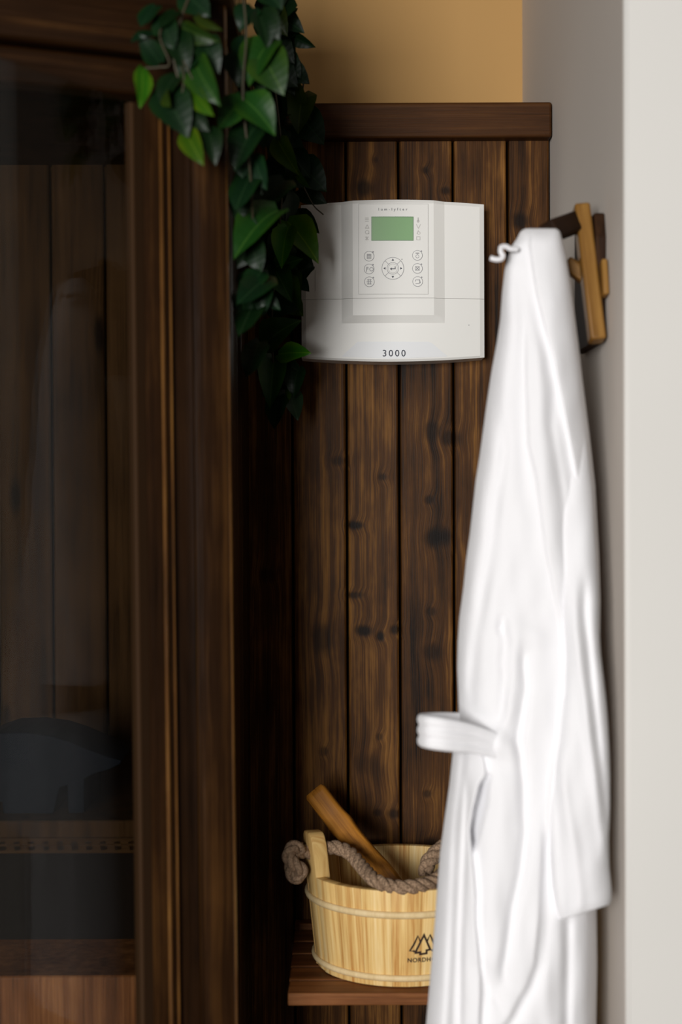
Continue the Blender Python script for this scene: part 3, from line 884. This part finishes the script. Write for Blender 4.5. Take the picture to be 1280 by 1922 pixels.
# ladle leaning in the bucket
ladle = empty('ladle', P(700, 1680, BY))
tag(ladle, 'honey brown wooden ladle leaning in the sauna bucket', 'ladle')
hpts = [P(590, 1484, 2.085), P(612, 1513, 2.075), P(633, 1539, 2.066), P(655, 1566, 2.055), P(690, 1608, 2.035), P(730, 1652, 2.012), P(765, 1704, 2.0), P(797, 1758, 1.99)]
def flat_bar(name, pts, widths, thicks, mat, parent):
    """bar with a rounded rectangular section along a path; width across the view"""
    n_ = 16
    V, Fc = [], []
    for i, p in enumerate(pts):
        tg = (pts[min(i + 1, len(pts) - 1)] - pts[max(i - 1, 0)]).normalized()
        side = tg.cross(Vector((0, 1, 0))).normalized()
        up = side.cross(tg)
        for k in range(n_):
            a = 2 * math.pi * k / n_
            c, s_ = math.cos(a), math.sin(a)
            e = 0.45
            V.append(p + side * math.copysign(abs(c) ** e, c) * widths[i] / 2 + up * math.copysign(abs(s_) ** e, s_) * thicks[i] / 2)
    for i in range(len(pts) - 1):
        for k in range(n_):
            Fc.append((i * n_ + k, i * n_ + (k + 1) % n_, (i + 1) * n_ + (k + 1) % n_, (i + 1) * n_ + k))
    Fc += [tuple(range(n_)), tuple(range((len(pts) - 1) * n_, len(pts) * n_))]
    me = fix_normals(mesh(name, V, Fc, True))
    try: me.set_sharp_from_angle(angle=math.radians(50))
    except Exception: pass
    # grain along local Z : give the mesh its own frame
    d = (pts[-1] - pts[0]).normalized()
    q = d.to_track_quat('Z', 'Y').to_matrix().to_4x4()
    M_ = Matrix.Translation(pts[0]) @ q
    me.transform(M_.inverted())
    return link(name, me, mat, parent, M_)
hp_ = spline(hpts, 6)
nn = len(hp_)
wd = [0.0325 + 0.004 * math.exp(-((i / nn - .33) / .06) ** 2) - 0.003 * i / nn for i in range(nn)]
wd[0] = 0.028
flat_bar('handle', hp_, wd, [0.014 if i == 0 else 0.020 for i in range(nn)], M_LADLE, ladle)
# cup of the ladle, low inside the bucket
cz = hpts[-1]
V, Fc = [], []
prof = [(0.0, -0.024), (0.022, -0.022), (0.034, -0.01), (0.038, 0.012), (0.035, 0.012), (0.030, -0.008), (0.018, -0.018), (0.0, -0.019)]
for k in range(24):
    a = 2 * math.pi * k / 24
    for r_, z in prof: V.append((cz.x + 0.012 + r_ * math.cos(a), cz.y + r_ * math.sin(a), cz.z - 0.004 + z))
m_ = len(prof)
for k in range(24):
    for j in range(m_ - 1): Fc.append((k * m_ + j, ((k + 1) % 24) * m_ + j, ((k + 1) % 24) * m_ + j + 1, k * m_ + j + 1))
link('cup', fix_normals(mesh('cup', V, Fc, True)), M_LADLE, ladle)

# ------------------------------------------------------------------ coat rack on the right wall
rack = empty('coat_rack', (WX, 1.84, 1.65))
tag(rack, 'wooden coat rack with slanted honey brown hook bar on the right wall', 'coat rack')
zt, zb = P(1137, 397, 1.745).z, P(1140, 640, 1.735).z
def xprism(name, poly, x0, x1, mat, parent, bev=0.002):
    """polygon of (y, z) extruded along x"""
    n_ = len(poly)
    V = [(x0, y, z) for y, z in poly] + [(x1, y, z) for y, z in poly]
    Fc = [tuple(range(n_)), tuple(range(2 * n_ - 1, n_ - 1, -1))] + [(i, (i + 1) % n_, n_ + (i + 1) % n_, n_ + i) for i in range(n_)]
    me = fix_normals(mesh(name, V, Fc))
    if bev:
        bm = bmesh.new(); bm.from_mesh(me)
        bmesh.ops.bevel(bm, geom=list(bm.edges), offset=bev, segments=2, profile=0.5, affect='EDGES')
        bm.to_mesh(me); bm.free()
    return link(name, me, mat, parent)
xprism('back_board', [(1.748, zb), (1.742, zt - .03), (1.752, zt), (1.90, zt), (1.90, zb)], WX - 0.013, WX - 0.0005, M_RACKD, rack)
# the slanted hook bar
def bar_between(name, a, b, w_, th, mat, parent, bev=0.003):
    d = (b - a); L = d.length; d.normalize()
    side = d.cross(Vector((0, 1, 0))).normalized()
    up = side.cross(d)
    R = Matrix((side, up, d)).transposed()
    return board(name, (a + b) / 2, (w_, th, L), mat, parent, R, bev)
bar_between('hook_bar', P(1121, 641, 1.735), P(1090, 387, 1.765), 0.0185, 0.026, M_RACK, rack, 0.003)
bar_between('hook_peg', P(1088, 415, 1.775), P(1030, 436, 1.705), 0.024, 0.022, M_RACKD, rack, 0.003)
bar_between('lower_peg', P(1100, 522, 1.765), P(1062, 494, 1.77), 0.017, 0.02, M_RACK, rack, 0.003)
bar_between('wall_spacer', P(1136, 556, 1.728), P(1132, 490, 1.735), 0.007, 0.02, M_RACK, rack, 0.002)
bar_between('fixing_block', P(1112, 470, 1.80), P(1136, 470, 1.80), 0.03, 0.03, M_RACKD, rack, 0.002)

# ------------------------------------------------------------------ bathrobe
t = NT('white_terry')
tc = t.n('ShaderNodeTexCoord')
n1 = t.noise(tc.outputs['Object'], 900, 3, 0.7)
n2 = t.noise(tc.outputs['Object'], 45, 3, 0.5)
t.p(Base_Color=(0.87, 0.87, 0.895), Roughness=0.95)
t.b.inputs['Specular IOR Level'].default_value = 0.1
t.b.inputs['Sheen Weight'].default_value = 0.25
t.b.inputs['Sheen Roughness'].default_value = 0.6
t.bump(t.math('ADD', t.math('MULTIPLY', n1, 0.5), n2), 0.35, 0.003)
M_TERRY = t.m
robe = empty('bathrobe', P(1000, 1900, 1.70))
tag(robe, 'white terry bathrobe with belt hanging from the wooden coat rack', 'bathrobe')
YC = 1.700
LFT = [(429, 986), (434, 977), (448, 970), (461, 961), (475, 956), (501, 948), (545, 943), (600, 939), (640, 933), (700, 922), (760, 913), (857, 900), (900, 893), (1000, 882), (1050, 875), (1100, 870), (1160, 862), (1207, 859), (1255, 858), (1306, 860), (1345, 861), (1380, 856), (1410, 850), (1472, 843.5), (1532, 835), (1600, 826), (1650, 822), (1730, 816), (1814, 809), (1918, 800), (2080, 786)]
RGT = [(429, 1044), (434, 1051), (448, 1055), (482, 1063), (529, 1070.6), (584, 1078), (647, 1086), (700, 1092), (812, 1106), (912, 1117), (1036, 1124), (1125, 1127), (1228, 1126), (1300, 1122), (1500, 1119), (1715, 1120), (1811, 1121), (1918, 1119), (2080, 1122)]
def lerp(tab, y): return np.interp(y, [a for a, _ in tab], [b for _, b in tab])
def sstep(x): x = np.clip(x, 0, 1); return x * x * (3 - 2 * x)
def win(y, a, b, fa=40, fb=40): return sstep((y - a + fa) / fa) * sstep((b + fb - y) / fb)
def fold(px, py, line, amp, w_, fa=50, fb=50):
    """soft ridge (amp > 0) or furrow (amp < 0) along a line of (y, x)"""
    d = px - lerp(line, py)
    return amp * np.exp(-(d / w_) ** 2) * win(py, line[0][0], line[-1][0], fa, fb)
def lap(px, py, line, amp, w_, reach, side=1, fa=50, fb=50):
    """an overlapping edge: the cloth on one side stands proud and settles back over 'reach' pixels"""
    d = (px - lerp(line, py)) * side
    return amp * sstep(d / w_ + 0.5) * np.exp(-np.clip(d, 0, None) / reach) * win(py, line[0][0], line[-1][0], fa, fb)
L_A = [(465, 995), (553, 1008), (620, 1024), (670, 1038), (700, 1043), (812, 1065), (924, 1086), (1036, 1099), (1125, 1112)]
L_B = [(700, 987), (778, 990), (834, 992), (901, 1008), (1036, 1025), (1114, 1041), (1180, 1052), (1240, 1058), (1300, 1060), (1386, 1046), (1472, 1032), (1523, 1027)]
L_GAP = [(1405, 902), (1430, 909), (1455, 912), (1472, 899), (1523, 886.5), (1558, 881), (1588, 884), (1626, 888), (1682, 892.6), (1729, 892), (1805, 899), (1842, 903), (1918, 901), (2080, 900)]
L_C = [(1248, 986), (1289, 989), (1340, 982), (1390, 973), (1420, 979), (1470, 984), (1523, 985), (1560, 988), (1635, 980), (1701, 965), (1767, 956), (1814, 948)]
L_U = [(1600, 1018), (1633, 1017), (1722, 1013), (1811, 1004), (1850, 990), (1874, 976), (1909, 958), (1935, 940)]
L_U2 = [(1815, 900), (1839, 906), (1865, 923), (1884, 942), (1905, 965)]
L_S1 = [(1430, 868), (1560, 855), (1748, 848), (1918, 839), (2080, 832)]
L_S2 = [(1500, 876), (1616, 871), (1748, 865), (1918, 862), (2080, 860)]
L_R = [(1740, 1066), (1918, 1064), (2080, 1062)]
L_L1 = [(850, 946), (935, 934), (1080, 914), (1180, 897), (1280, 884)]
L_K = [(1165, 944), (1203, 948), (1246, 943), (1272, 947), (1320, 943)]
def body_h(px, py):
    h = np.zeros_like(px)
    h += lap(px, py, L_A, 0.010, 7, 42, 1, 80, 120)
    h += fold(px, py, [(y, x - 9) for y, x in L_A], -0.006, 12, 80, 120)
    h += fold(px, py, [(520, 977), (600, 983), (700, 984), (834, 984)], -0.007, 16, 120, 120)
    h += fold(px, py, [(540, 952), (700, 948), (850, 938)], 0.006, 18, 120, 120)
    h += fold(px, py, [(800, 1035), (924, 1055), (1036, 1068), (1125, 1078), (1250, 1088)], -0.007, 10, 90, 60)
    h += fold(px, py, [(700, 1012), (850, 1018), (950, 1030), (1080, 1050)], 0.006, 14, 90, 60)
    h += fold(px, py, L_L1, -0.007, 11, 90, 90)
    h += fold(px, py, [(y, x - 26) for y, x in L_L1], 0.007, 16, 90, 60)
    h += lap(px, py, L_B, 0.012, 12, 60, 1, 160, 60)
    # gathers around the tie
    d2 = np.hypot((px - 945) / 26, (py - 1180) / 30)
    h += 0.010 * np.exp(-(np.hypot((px - 985) / 42, (py - 1190 - (px - 985) * .35) / 26)) ** 2)
    h -= 0.010 * np.exp(-(np.hypot((px - 940) / 9, (py - 1180) / 12)) ** 2)
    h += fold(px, py, L_K, -0.008, 10, 20, 60)
    h += fold(px, py, [(1215, 968), (1260, 966), (1330, 958), (1380, 940)], 0.007, 12, 40, 40)
    # the belt drawn across the front : a diagonal ridge
    by = 1378 + (px - 862) * 0.33
    h += 0.012 * np.exp(-((py - by) / 24) ** 2) * sstep((px - 845) / 25) * sstep((990 - px) / 40)
    h -= 0.007 * np.exp(-((py - by + 44) / 20) ** 2) * sstep((px - 860) / 40) * sstep((990 - px) / 60)
    h += fold(px, py, L_C, -0.014, 11, 40, 50)
    h += lap(px, py, L_C, 0.006, 10, 50, 1, 40, 40)
    # the opening : left panel proud, a deep hollow to its right
    h += lap(px, py, L_GAP, 0.016, 5, 60, -1, 30, 40)
    h += fold(px, py, [(y, x + 9) for y, x in L_GAP], -0.006, 9, 20, 40) * win(py, 1600, 2080, 40, 10)
    h += fold(px, py, [(1480, 945), (1600, 935), (1720, 922), (1800, 925)], 0.014, 34, 60, 60)
    h += lap(px, py, L_U, 0.009, 9, 45, -1, 60, 10)
    h += fold(px, py, [(y, x + 12) for y, x in L_U], -0.009, 12, 60, 20)
    h += fold(px, py, L_U2, -0.005, 18, 20, 20) * sstep((960 - px) / 30)
    h += fold(px, py, L_S1, -0.009, 8, 50, 10)
    h += fold(px, py, L_S2, -0.010, 7, 60, 10)
    h += fold(px, py, L_R, -0.014, 10, 40, 10)
    h += fold(px, py, [(1600, 1100), (2080, 1098)], 0.008, 16, 60, 10)
    h += fold(px, py, [(1560, 1010), (2080, 1035)], 0.005, 16, 60, 10)
    # small crumples of heavy towelling
    h += 0.0016 * np.sin(px / 13.0 + np.sin(py / 60.0) * 1.7) * np.sin(py / 47.0 + px / 60)
    h += 0.0010 * np.sin(px / 7.1 + py / 90.0) * np.sin(py / 29.0 - px / 33)
    h = h * 0.5
    d = px - lerp(L_GAP, py)
    w_ = np.interp(py, [1440, 1470, 1510, 1560, 1600, 1640], [5, 22, 32, 26, 10, 5])
    h -= 0.030 * sstep(d / 4.0) * sstep((w_ - d) / (w_ * 0.9)) * win(py, 1468, 1575, 22, 30)
    return h
def Dbody(y): return np.interp(y, [429, 436, 450, 500, 600, 900, 1300, 1700, 2080], [0.010, 0.018, 0.026, 0.034, 0.045, 0.060, 0.068, 0.074, 0.080])
def loft(name, ys, lf, rf, yc, dd, hf, mat, parent, N=260, shear=None, cap=True):
    half = N // 2
    V, Fc = [], []
    for y in ys:
        l_, r_ = lf(y), rf(y)
        th = np.linspace(-math.pi / 2, math.pi / 2, half)
        s_ = np.sin(th) * 0.35 + (th / (math.pi / 2)) * 0.65
        px = (l_ + r_) / 2 + (r_ - l_) / 2 * s_
        py = np.full_like(px, y)
        if shear is not None: py = py + shear(px, y)
        round_ = np.clip(1 - np.abs(s_) ** 3.2, 0, 1) ** 0.55
        dep = yc(y) - dd(y) * round_ - hf(px, py) * np.clip(round_ * 1.8, 0, 1)
        for a, b, c in zip(px, py, dep): V.append(P(a, b, c))
        # back of the cloth
        px2 = px[::-1][1:-1]; py2 = py[::-1][1:-1]; rr = round_[::-1][1:-1]
        for a, b, k in zip(px2, py2, rr):
            q = P(a, b, yc(y)); q.y += dd(y) * 0.8 * k
            q.y += 0.006 * k * math.sin(a / 14.0 + y / 200.0); V.append(q)
    n_ = len(V) // len(ys)
    for i in range(len(ys) - 1):
        for k in range(n_):
            k2 = (k + 1) % n_
            Fc.append((i * n_ + k, i * n_ + k2, (i + 1) * n_ + k2, (i + 1) * n_ + k))
    if cap:
        Fc.append(tuple(range(n_))); Fc.append(tuple(range((len(ys) - 1) * n_, len(ys) * n_)))
    return link(name, fix_normals(mesh(name, V, Fc, True)), mat, parent)
ys = np.concatenate([np.array([429, 430.5, 433, 437, 442, 448]), np.arange(455, 2081, 5.5)])
loft('robe_body', ys, lambda y: lerp(LFT, y), lambda y: lerp(RGT, y), lambda y: YC, Dbody, body_h, M_TERRY, robe)
# sleeve hanging down the front right
SL = [(700, 1052), (778, 1040), (900, 1030), (1036, 1040), (1114, 1049), (1180, 1056), (1240, 1060), (1300, 1059), (1386, 1047), (1472, 1034), (1523, 1029), (1600, 1030), (1650, 1034), (1690, 1042), (1712, 1050)]
SR = [(700, 1085), (812, 1100), (912, 1112), (1036, 1120), (1125, 1125), (1180, 1125), (1228, 1128), (1305, 1137), (1343, 1140.5), (1403, 1144), (1455, 1145.5), (1515, 1145.5), (1580, 1143), (1633, 1144), (1680, 1148), (1700, 1148), (1712, 1145)]
def sl_yc(y): return np.interp(y, [700, 900, 1100, 1250, 1500, 1720], [YC - .012, YC - .030, YC - .046, YC - .056, YC - .060, YC - .062])
def sl_d(y): return np.interp(y, [700, 900, 1100, 1300, 1600, 1700, 1716], [0.012, 0.022, 0.026, 0.030, 0.034, 0.034, 0.030])
def sl_h(px, py):
    h = np.zeros_like(px)
    h += fold(px, py, [(1180, 1080), (1300, 1096), (1377, 1106), (1463, 1120), (1575, 1135)], 0.006, 12, 120, 60)
    h += fold(px, py, [(1150, 1098), (1300, 1112), (1400, 1122), (1520, 1135)], -0.006, 9, 90, 60)
    h += fold(px, py, [(1440, 1052), (1520, 1064), (1600, 1080), (1690, 1088)], 0.004, 12, 60, 60)
    h += fold(px, py, [(1480, 1044), (1600, 1052), (1700, 1058)], -0.004, 10, 60, 60)
    h += 0.0012 * np.sin(px / 11.0 + py / 70.0) * np.sin(py / 39.0)
    return h
def sl_shear(px, y):
    k = sstep(np.array((y - 1560) / 150.0))
    return k * (1098 - px) * 0.30 * 1.0
loft('sleeve', np.concatenate([np.arange(700, 1700, 7), np.array([1700, 1705, 1709, 1712])]), lambda y: lerp(SL, y), lambda y: lerp(SR, y), sl_yc, sl_d, sl_h, M_TERRY, robe, 140, sl_shear)
# belt loop standing out to the left
def belt_loop():
    """a flat ribbed band: drawn across the front, out to the left, round and back behind"""
    pts = [(985, 1416, 1.6410, 44), (945, 1404, 1.6315, 48), (912, 1394, 1.6250, 52), (884, 1386, 1.6190, 56), (858, 1382, 1.6110, 60), (828, 1378, 1.6050, 62), (803, 1374, 1.6110, 62), (790, 1370, 1.6370, 60), (803, 1366, 1.6670, 56), (832, 1364, 1.6850, 54), (866, 1364, 1.6930, 52)]
    cen = spline([P(a_, b_, c_) for a_, b_, c_, _ in pts], 7)
    hh = spline([Vector((q[3] * q[2] / F, 0, 0)) for q in pts], 7)
    m_ = 24
    V, Fc = [], []
    n_ = len(cen)
    for i, c in enumerate(cen):
        tg = cen[min(i + 1, n_ - 1)] - cen[max(i - 1, 0)]
        nr = Vector((-tg.y, tg.x, 0)).normalized()           # outward: the path runs clockwise seen from above
        for side in (1, -1):
            for j in range(m_):
                v = j / (m_ - 1) if side == 1 else 1 - j / (m_ - 1)
                rib = 0.0030 * abs(math.sin(3 * math.pi * v)) ** 0.6 * min(1, max(0.12, (i - 10) / 12))
                o_ = (rib + 0.0012 - 0.004 * (2 * v - 1) ** 4 * max(0, 1 - i / 16)) if side == 1 else -(0.0016 + rib * 0.2)
                V.append(c + nr * o_ + Vector((0, 0, (0.5 - v) * hh[i].x)))
    w_ = 2 * m_
    for i in range(n_ - 1):
        for j in range(w_):
            Fc.append((i * w_ + j, i * w_ + (j + 1) % w_, (i + 1) * w_ + (j + 1) % w_, (i + 1) * w_ + j))
    Fc += [tuple(range(w_)), tuple(range((n_ - 1) * w_, n_ * w_))]
    return link('belt', fix_normals(mesh('belt', V, Fc, True)), M_TERRY, robe)
belt_loop()
lp = spline([P(972, 468, 1.6700), P(958, 467, 1.6670), P(950, 463, 1.6650), P(941, 464, 1.6630), P(940, 473, 1.6600), P(944, 480, 1.6590), P(940, 486, 1.6580), P(930, 487, 1.6570), P(920, 484, 1.6570)], 6)
tube('hanger_loop', lp, 0.0029, M_TERRY, robe, 10)

# ------------------------------------------------------------------ hanging ivy
def leaf_mat(name, base, edge, trans):
    t = NT(name)
    tc = t.n('ShaderNodeTexCoord')
    sx = t.n('ShaderNodeSeparateXYZ'); t.l(tc.outputs['Object'], sx.inputs[0])
    ax = t.math('ABSOLUTE', sx.outputs[0])
    rim = t.maprange(ax, 0.18, 0.46)
    rim = t.math('MULTIPLY', rim, t.noise(tc.outputs['Object'], 2.2, 2))
    col = t.mix(rim, base, edge)
    rib = t.maprange(ax, 0.0, 0.03, 1.0, 0.0)
    vein = t.n('ShaderNodeTexWave', wave_type='BANDS', bands_direction='Y')
    t.l(t.vmath('ADD', tc.outputs['Object'], (0, 0, 0)), vein.inputs['Vector'])
    vein.inputs['Scale'].default_value = 2.4; vein.inputs['Distortion'].default_value = 1.0
    col = t.mix(t.math('MULTIPLY', rib, 0.45), col, tuple(min(1, c * 1.8 + .015) for c in edge))
    oi = t.n('ShaderNodeObjectInfo')
    hs = t.n('ShaderNodeHueSaturation')
    t.l(t.math('ADD', t.math('MULTIPLY', oi.outputs['Random'], 0.04), 0.48), hs.inputs['Hue'])
    t.l(t.math('ADD', t.math('MULTIPLY', oi.outputs['Random'], 0.5), 0.75), hs.inputs['Value'])
    t.l(col, hs.inputs['Color'])
    t.p(Base_Color=hs.outputs[0], Roughness=0.42)
    t.b.inputs['Specular IOR Level'].default_value = 0.22
    t.bump(vein.outputs['Fac'], 0.03, 0.02)
    tl = t.n('ShaderNodeBsdfTranslucent'); t.l(hs.outputs[0], tl.inputs[0])
    mx = t.n('ShaderNodeMixShader'); mx.inputs[0].default_value = trans
    t.l(t.b.outputs[0], mx.inputs[1]); t.l(tl.outputs[0], mx.inputs[2]); t.l(mx.outputs[0], t.out.inputs[0])
    return t.m
LM = {'d': leaf_mat('ivy_dark', (0.0035, 0.016, 0.0045), (0.006, 0.025, 0.004), 0.12),
      'm': leaf_mat('ivy_green', (0.011, 0.040, 0.005), (0.030, 0.070, 0.004), 0.18),
      'l': leaf_mat('ivy_light', (0.032, 0.10, 0.004), (0.095, 0.155, 0.004), 0.28),
      'o': leaf_mat('ivy_olive', (0.020, 0.045, 0.004), (0.045, 0.07, 0.004), 0.28)}
M_STEM = plain('ivy_stem', (0.035, 0.028, 0.012), 0.6)
def leaf_mesh(curl, fold_, wav):
    """heart-shaped pointed leaf, unit long along +Y from its base, unit wide"""
    V, Fc = [], []
    T = [0.0, 0.07, 0.2, 0.38, 0.58, 0.78, 0.92, 1.0]
    Wd = [0.16, 0.36, 0.49, 0.5, 0.42, 0.26, 0.10, 0.005]
    for t_, w_ in zip(T, Wd):
        for u in (-1, -.5, 0, .5, 1):
            x = u * w_
            y = t_ - (0.07 * abs(u) if t_ < 0.05 else 0)
            z = fold_ * abs(u) * w_ - curl * (t_ - .35) ** 2 + wav * math.sin(t_ * 9 + u * 2) * abs(u)
            V.append((x, y, z))
    for i in range(len(T) - 1):
        for k in range(4):
            Fc.append((i * 5 + k, i * 5 + k + 1, (i + 1) * 5 + k + 1, (i + 1) * 5 + k))
    return mesh('leaf', V, Fc, True)
LEAF = {k: [] for k in LM}
for k, m in LM.items():
    for c, f_, w_ in ((.35, .22, .02), (.55, .35, .03), (.2, .12, .04)):
        me = leaf_mesh(c, f_, w_); me.materials.append(m); LEAF[k].append(me)
def add_leaf(root, B, T, wpx, tone, roll=0.0, variant=None, face=None):
    d = T - B
    L = d.length
    yv = d.normalized()
    nv = face or Vector((-0.15 + random.uniform(-.25, .25), -1, 0.35 + random.uniform(-.3, .3)))
    nv = (nv - yv * nv.dot(yv)).normalized()
    xv = yv.cross(nv)
    R = Matrix((xv, yv, nv)).transposed() @ Matrix.Rotation(roll, 3, 'Y')
    M_ = Matrix.Translation(B) @ R.to_4x4() @ Matrix.Diagonal((wpx * ((B.y + T.y) / 2) / F, L, (L + wpx * B.y / F) * 0.5, 1))
    me = LEAF[tone][variant if variant is not None else random.randrange(3)]
    return link('leaf', me, None, root, M_)
def vine(root, pts, r_=0.0016): return tube('stem', spline(pts, 6), r_, M_STEM, root, 6)

ivyA = empty('ivy_garland', P(340, -40, 1.60))
tag(ivyA, 'short green ivy garland hanging over the top of the glass door frame', 'ivy garland', 'hanging ivy')
ivyB = empty('ivy_garland', P(490, -40, 1.95))
tag(ivyB, 'long green ivy garland trailing down beside the control box', 'ivy garland', 'hanging ivy')
vine(ivyA, [P(380, -60, 1.615), P(345, 20, 1.60), P(325, 100, 1.595), P(345, 180, 1.60), P(360, 260, 1.605)])
vine(ivyA, [P(345, 20, 1.60), P(300, 60, 1.59), P(318, 118, 1.585), P(300, 126, 1.585), P(272, 128, 1.585)], 0.0012)
vine(ivyA, [P(335, 100, 1.595), P(352, 130, 1.59), P(372, 170, 1.59)], 0.0010)
vine(ivyA, [P(330, 105, 1.595), P(345, 140, 1.59), P(340, 190, 1.595)], 0.0010)
#        base        tip       width tone roll depth(base) depth(tip)
LA = [(268, 128, 266, 201, 40, 'l', -.9, 1.585, 1.58), (300, 66, 244, 72, 50, 'd', .2, 1.60, 1.58), (302, 30, 325, 92, 52, 'd', 0, 1.60, 1.585), (340, 52, 406, 80, 40, 'm', .5, 1.6, 1.585),
      (362, 112, 402, 190, 66, 'm', .1, 1.6, 1.57), (362, 165, 395, 217, 42, 'l', .6, 1.6, 1.575), (305, 168, 352, 250, 80, 'd', 0, 1.6, 1.58), (348, 246, 378, 306, 46, 'l', .25, 1.6, 1.575),
      (392, 240, 404, 303, 46, 'd', -.3, 1.605, 1.59), (345, -15, 392, 28, 60, 'd', .2, 1.61, 1.59), (366, 30, 414, 58, 22, 'o', 1.0, 1.6, 1.58), (300, 118, 262, 66, 44, 'd', 0, 1.6, 1.58),
      (330, 140, 298, 190, 52, 'd', .2, 1.6, 1.585), (372, 100, 330, 140, 46, 'd', 0, 1.605, 1.59), (330, 60, 350, 130, 56, 'd', 0, 1.6, 1.585), (376, 70, 410, 130, 56, 'd', 0, 1.605, 1.59),
      (292, 10, 262, 48, 50, 'd', .2, 1.6, 1.585), (352, 200, 388, 244, 44, 'd', .3, 1.605, 1.59), (330, 20, 300, 50, 44, 'd', .2, 1.6, 1.585), (310, 174, 316, 200, 36, 'o', .9, 1.585, 1.575)]
for b0, b1, t0, t1, w_, tone, roll, d0, d1 in LA: add_leaf(ivyA, P(b0, b1, d0), P(t0, t1, d1), w_, tone, roll)
vine(ivyB, [P(470, -60, 1.93), P(500, 60, 1.95), P(520, 200, 1.98), P(530, 330, 2.0), P(520, 480, 2.02), P(510, 600, 2.03), P(515, 720, 2.04)])
vine(ivyB, [P(540, -60, 2.0), P(545, 40, 2.0), P(556, 110, 2.02), P(569, 140, 2.03), P(568, 176, 2.03)], 0.0013)
vine(ivyB, [P(556, 110, 2.02), P(566, 122, 2.03), P(565, 132, 2.03), P(558, 124, 2.03)], 0.0008)
vine(ivyB, [P(560, 330, 2.03), P(586, 382, 2.06), P(607, 403, 2.07)], 0.0010)
vine(ivyB, [P(450, -60, 1.66), P(462, 60, 1.655), P(456, 180, 1.655), P(470, 330, 1.68), P(478, 470, 1.74), P(490, 560, 1.82)], 0.0014)
LB = [(508, 72, 460, 148, 84, 'm', .1, 1.67, 1.65), (488, 92, 530, 172, 82, 'm', -.05, 1.665, 1.645), (454, 184, 410, 240, 58, 'm', .1, 1.655, 1.635), (456, 182, 516, 242, 74, 'm', 0, 1.655, 1.64),
      (522, 40, 556, 14, 36, 'o', .3, 1.99, 1.98), (536, 62, 590, 90, 30, 'd', .8, 2.0, 1.99), (528, 96, 564, 146, 42, 'd', .3, 2.0, 1.99), (500, -10, 534, 54, 60, 'd', 0, 1.98, 1.95),
      (568, 172, 558, 240, 62, 'o', 0, 2.03, 2.0), (556, 210, 607, 268, 68, 'd', 0, 2.04, 2.02), (520, 261, 554, 322, 44, 'l', .35, 1.99, 1.96), (552, 306, 577, 354, 24, 'o', .8, 2.02, 2.0),
      (556, 300, 612, 358, 62, 'd', 0, 2.06, 2.05), (478, 236, 436, 310, 70, 'd', 0, 1.67, 1.65), (534, 336, 466, 402, 84, 'd', 0, 1.82, 1.76), (522, 388, 438, 462, 86, 'm', .1, 1.74, 1.67),
      (538, 412, 596, 480, 66, 'l', -.1, 2.02, 1.98), (540, 424, 526, 492, 50, 'l', .25, 2.0, 1.96), (556, 398, 598, 436, 36, 'd', .2, 2.07, 2.06), (514, 502, 564, 486, 36, 'm', .6, 2.02, 1.99),
      (512, 498, 544, 558, 52, 'm', 0, 2.02, 1.99), (550, 478, 588, 500, 40, 'd', .2, 2.07, 2.06), (560, 524, 579, 546, 26, 'd', .2, 2.07, 2.06), (506, 516, 446, 566, 62, 'd', 0, 1.74, 1.68),
      (492, 648, 554, 598, 66, 'm', .1, 2.04, 2.01), (522, 664, 581, 660, 44, 'l', .15, 2.04, 2.01), (514, 668, 506, 758, 54, 'm', 0, 2.04, 2.0), (560, 688, 548, 744, 42, 'd', .1, 2.06, 2.05),
      (524, 742, 512, 802, 44, 'd', 0, 2.06, 2.04), (484, 556, 448, 624, 62, 'd', 0, 1.76, 1.69), (500, 566, 556, 580, 50, 'd', .2, 2.04, 2.02), (488, 640, 462, 704, 52, 'd', 0, 1.86, 1.80),
      (470, 330, 440, 392, 62, 'd', 0, 1.69, 1.66), (498, 300, 520, 372, 66, 'd', 0, 2.0, 1.98), (560, 356, 612, 380, 40, 'd', .3, 2.08, 2.07), (585, 500, 560, 530, 30, 'd', .3, 2.08, 2.07)]
for b0, b1, t0, t1, w_, tone, roll, d0, d1 in LB: add_leaf(ivyB, P(b0, b1, d0), P(t0, t1, d1), w_, tone, roll)
rl = random.Random(11)
for k in range(64):                                     # leaves behind, along the stems
    y = rl.uniform(-40, 740)
    cx = np.interp(y, [-40, 100, 250, 400, 560, 740], [490, 495, 515, 515, 505, 515])
    sp = np.interp(y, [-40, 100, 300, 500, 740], [52, 45, 48, 42, 26])
    bx = cx + rl.uniform(-1, 1) * sp
    a = rl.uniform(-1.1, 1.1)
    L = rl.uniform(46, 76)
    d = np.interp(y, [-40, 300, 740], [1.96, 2.04, 2.09]) + rl.uniform(-.02, .03)
    lim = 640 - 322 / d + 26
    bx = max(bx, lim)
    tx = max(min(bx + L * math.sin(a), 580), lim)
    add_leaf(ivyB, P(bx, y, d), P(tx, y + L * math.cos(a), d - .015), rl.uniform(44, 66), 'd' if rl.random() < .85 else 'o', rl.uniform(-.5, .5))
for k in range(26):                                     # nearer leaves before the corner post
    y = rl.uniform(-50, 560)
    bx = 462 + rl.uniform(-14, 34)
    a = rl.uniform(-.7, .9)
    L = rl.uniform(44, 70)
    d = np.interp(y, [-50, 300, 560], [1.66, 1.69, 1.74]) + rl.uniform(-.005, .02)
    add_leaf(ivyB, P(bx, y, d), P(max(bx + L * math.sin(a), 446), y + L * math.cos(a), d - .012), rl.uniform(44, 62), 'd', rl.uniform(-.4, .4))
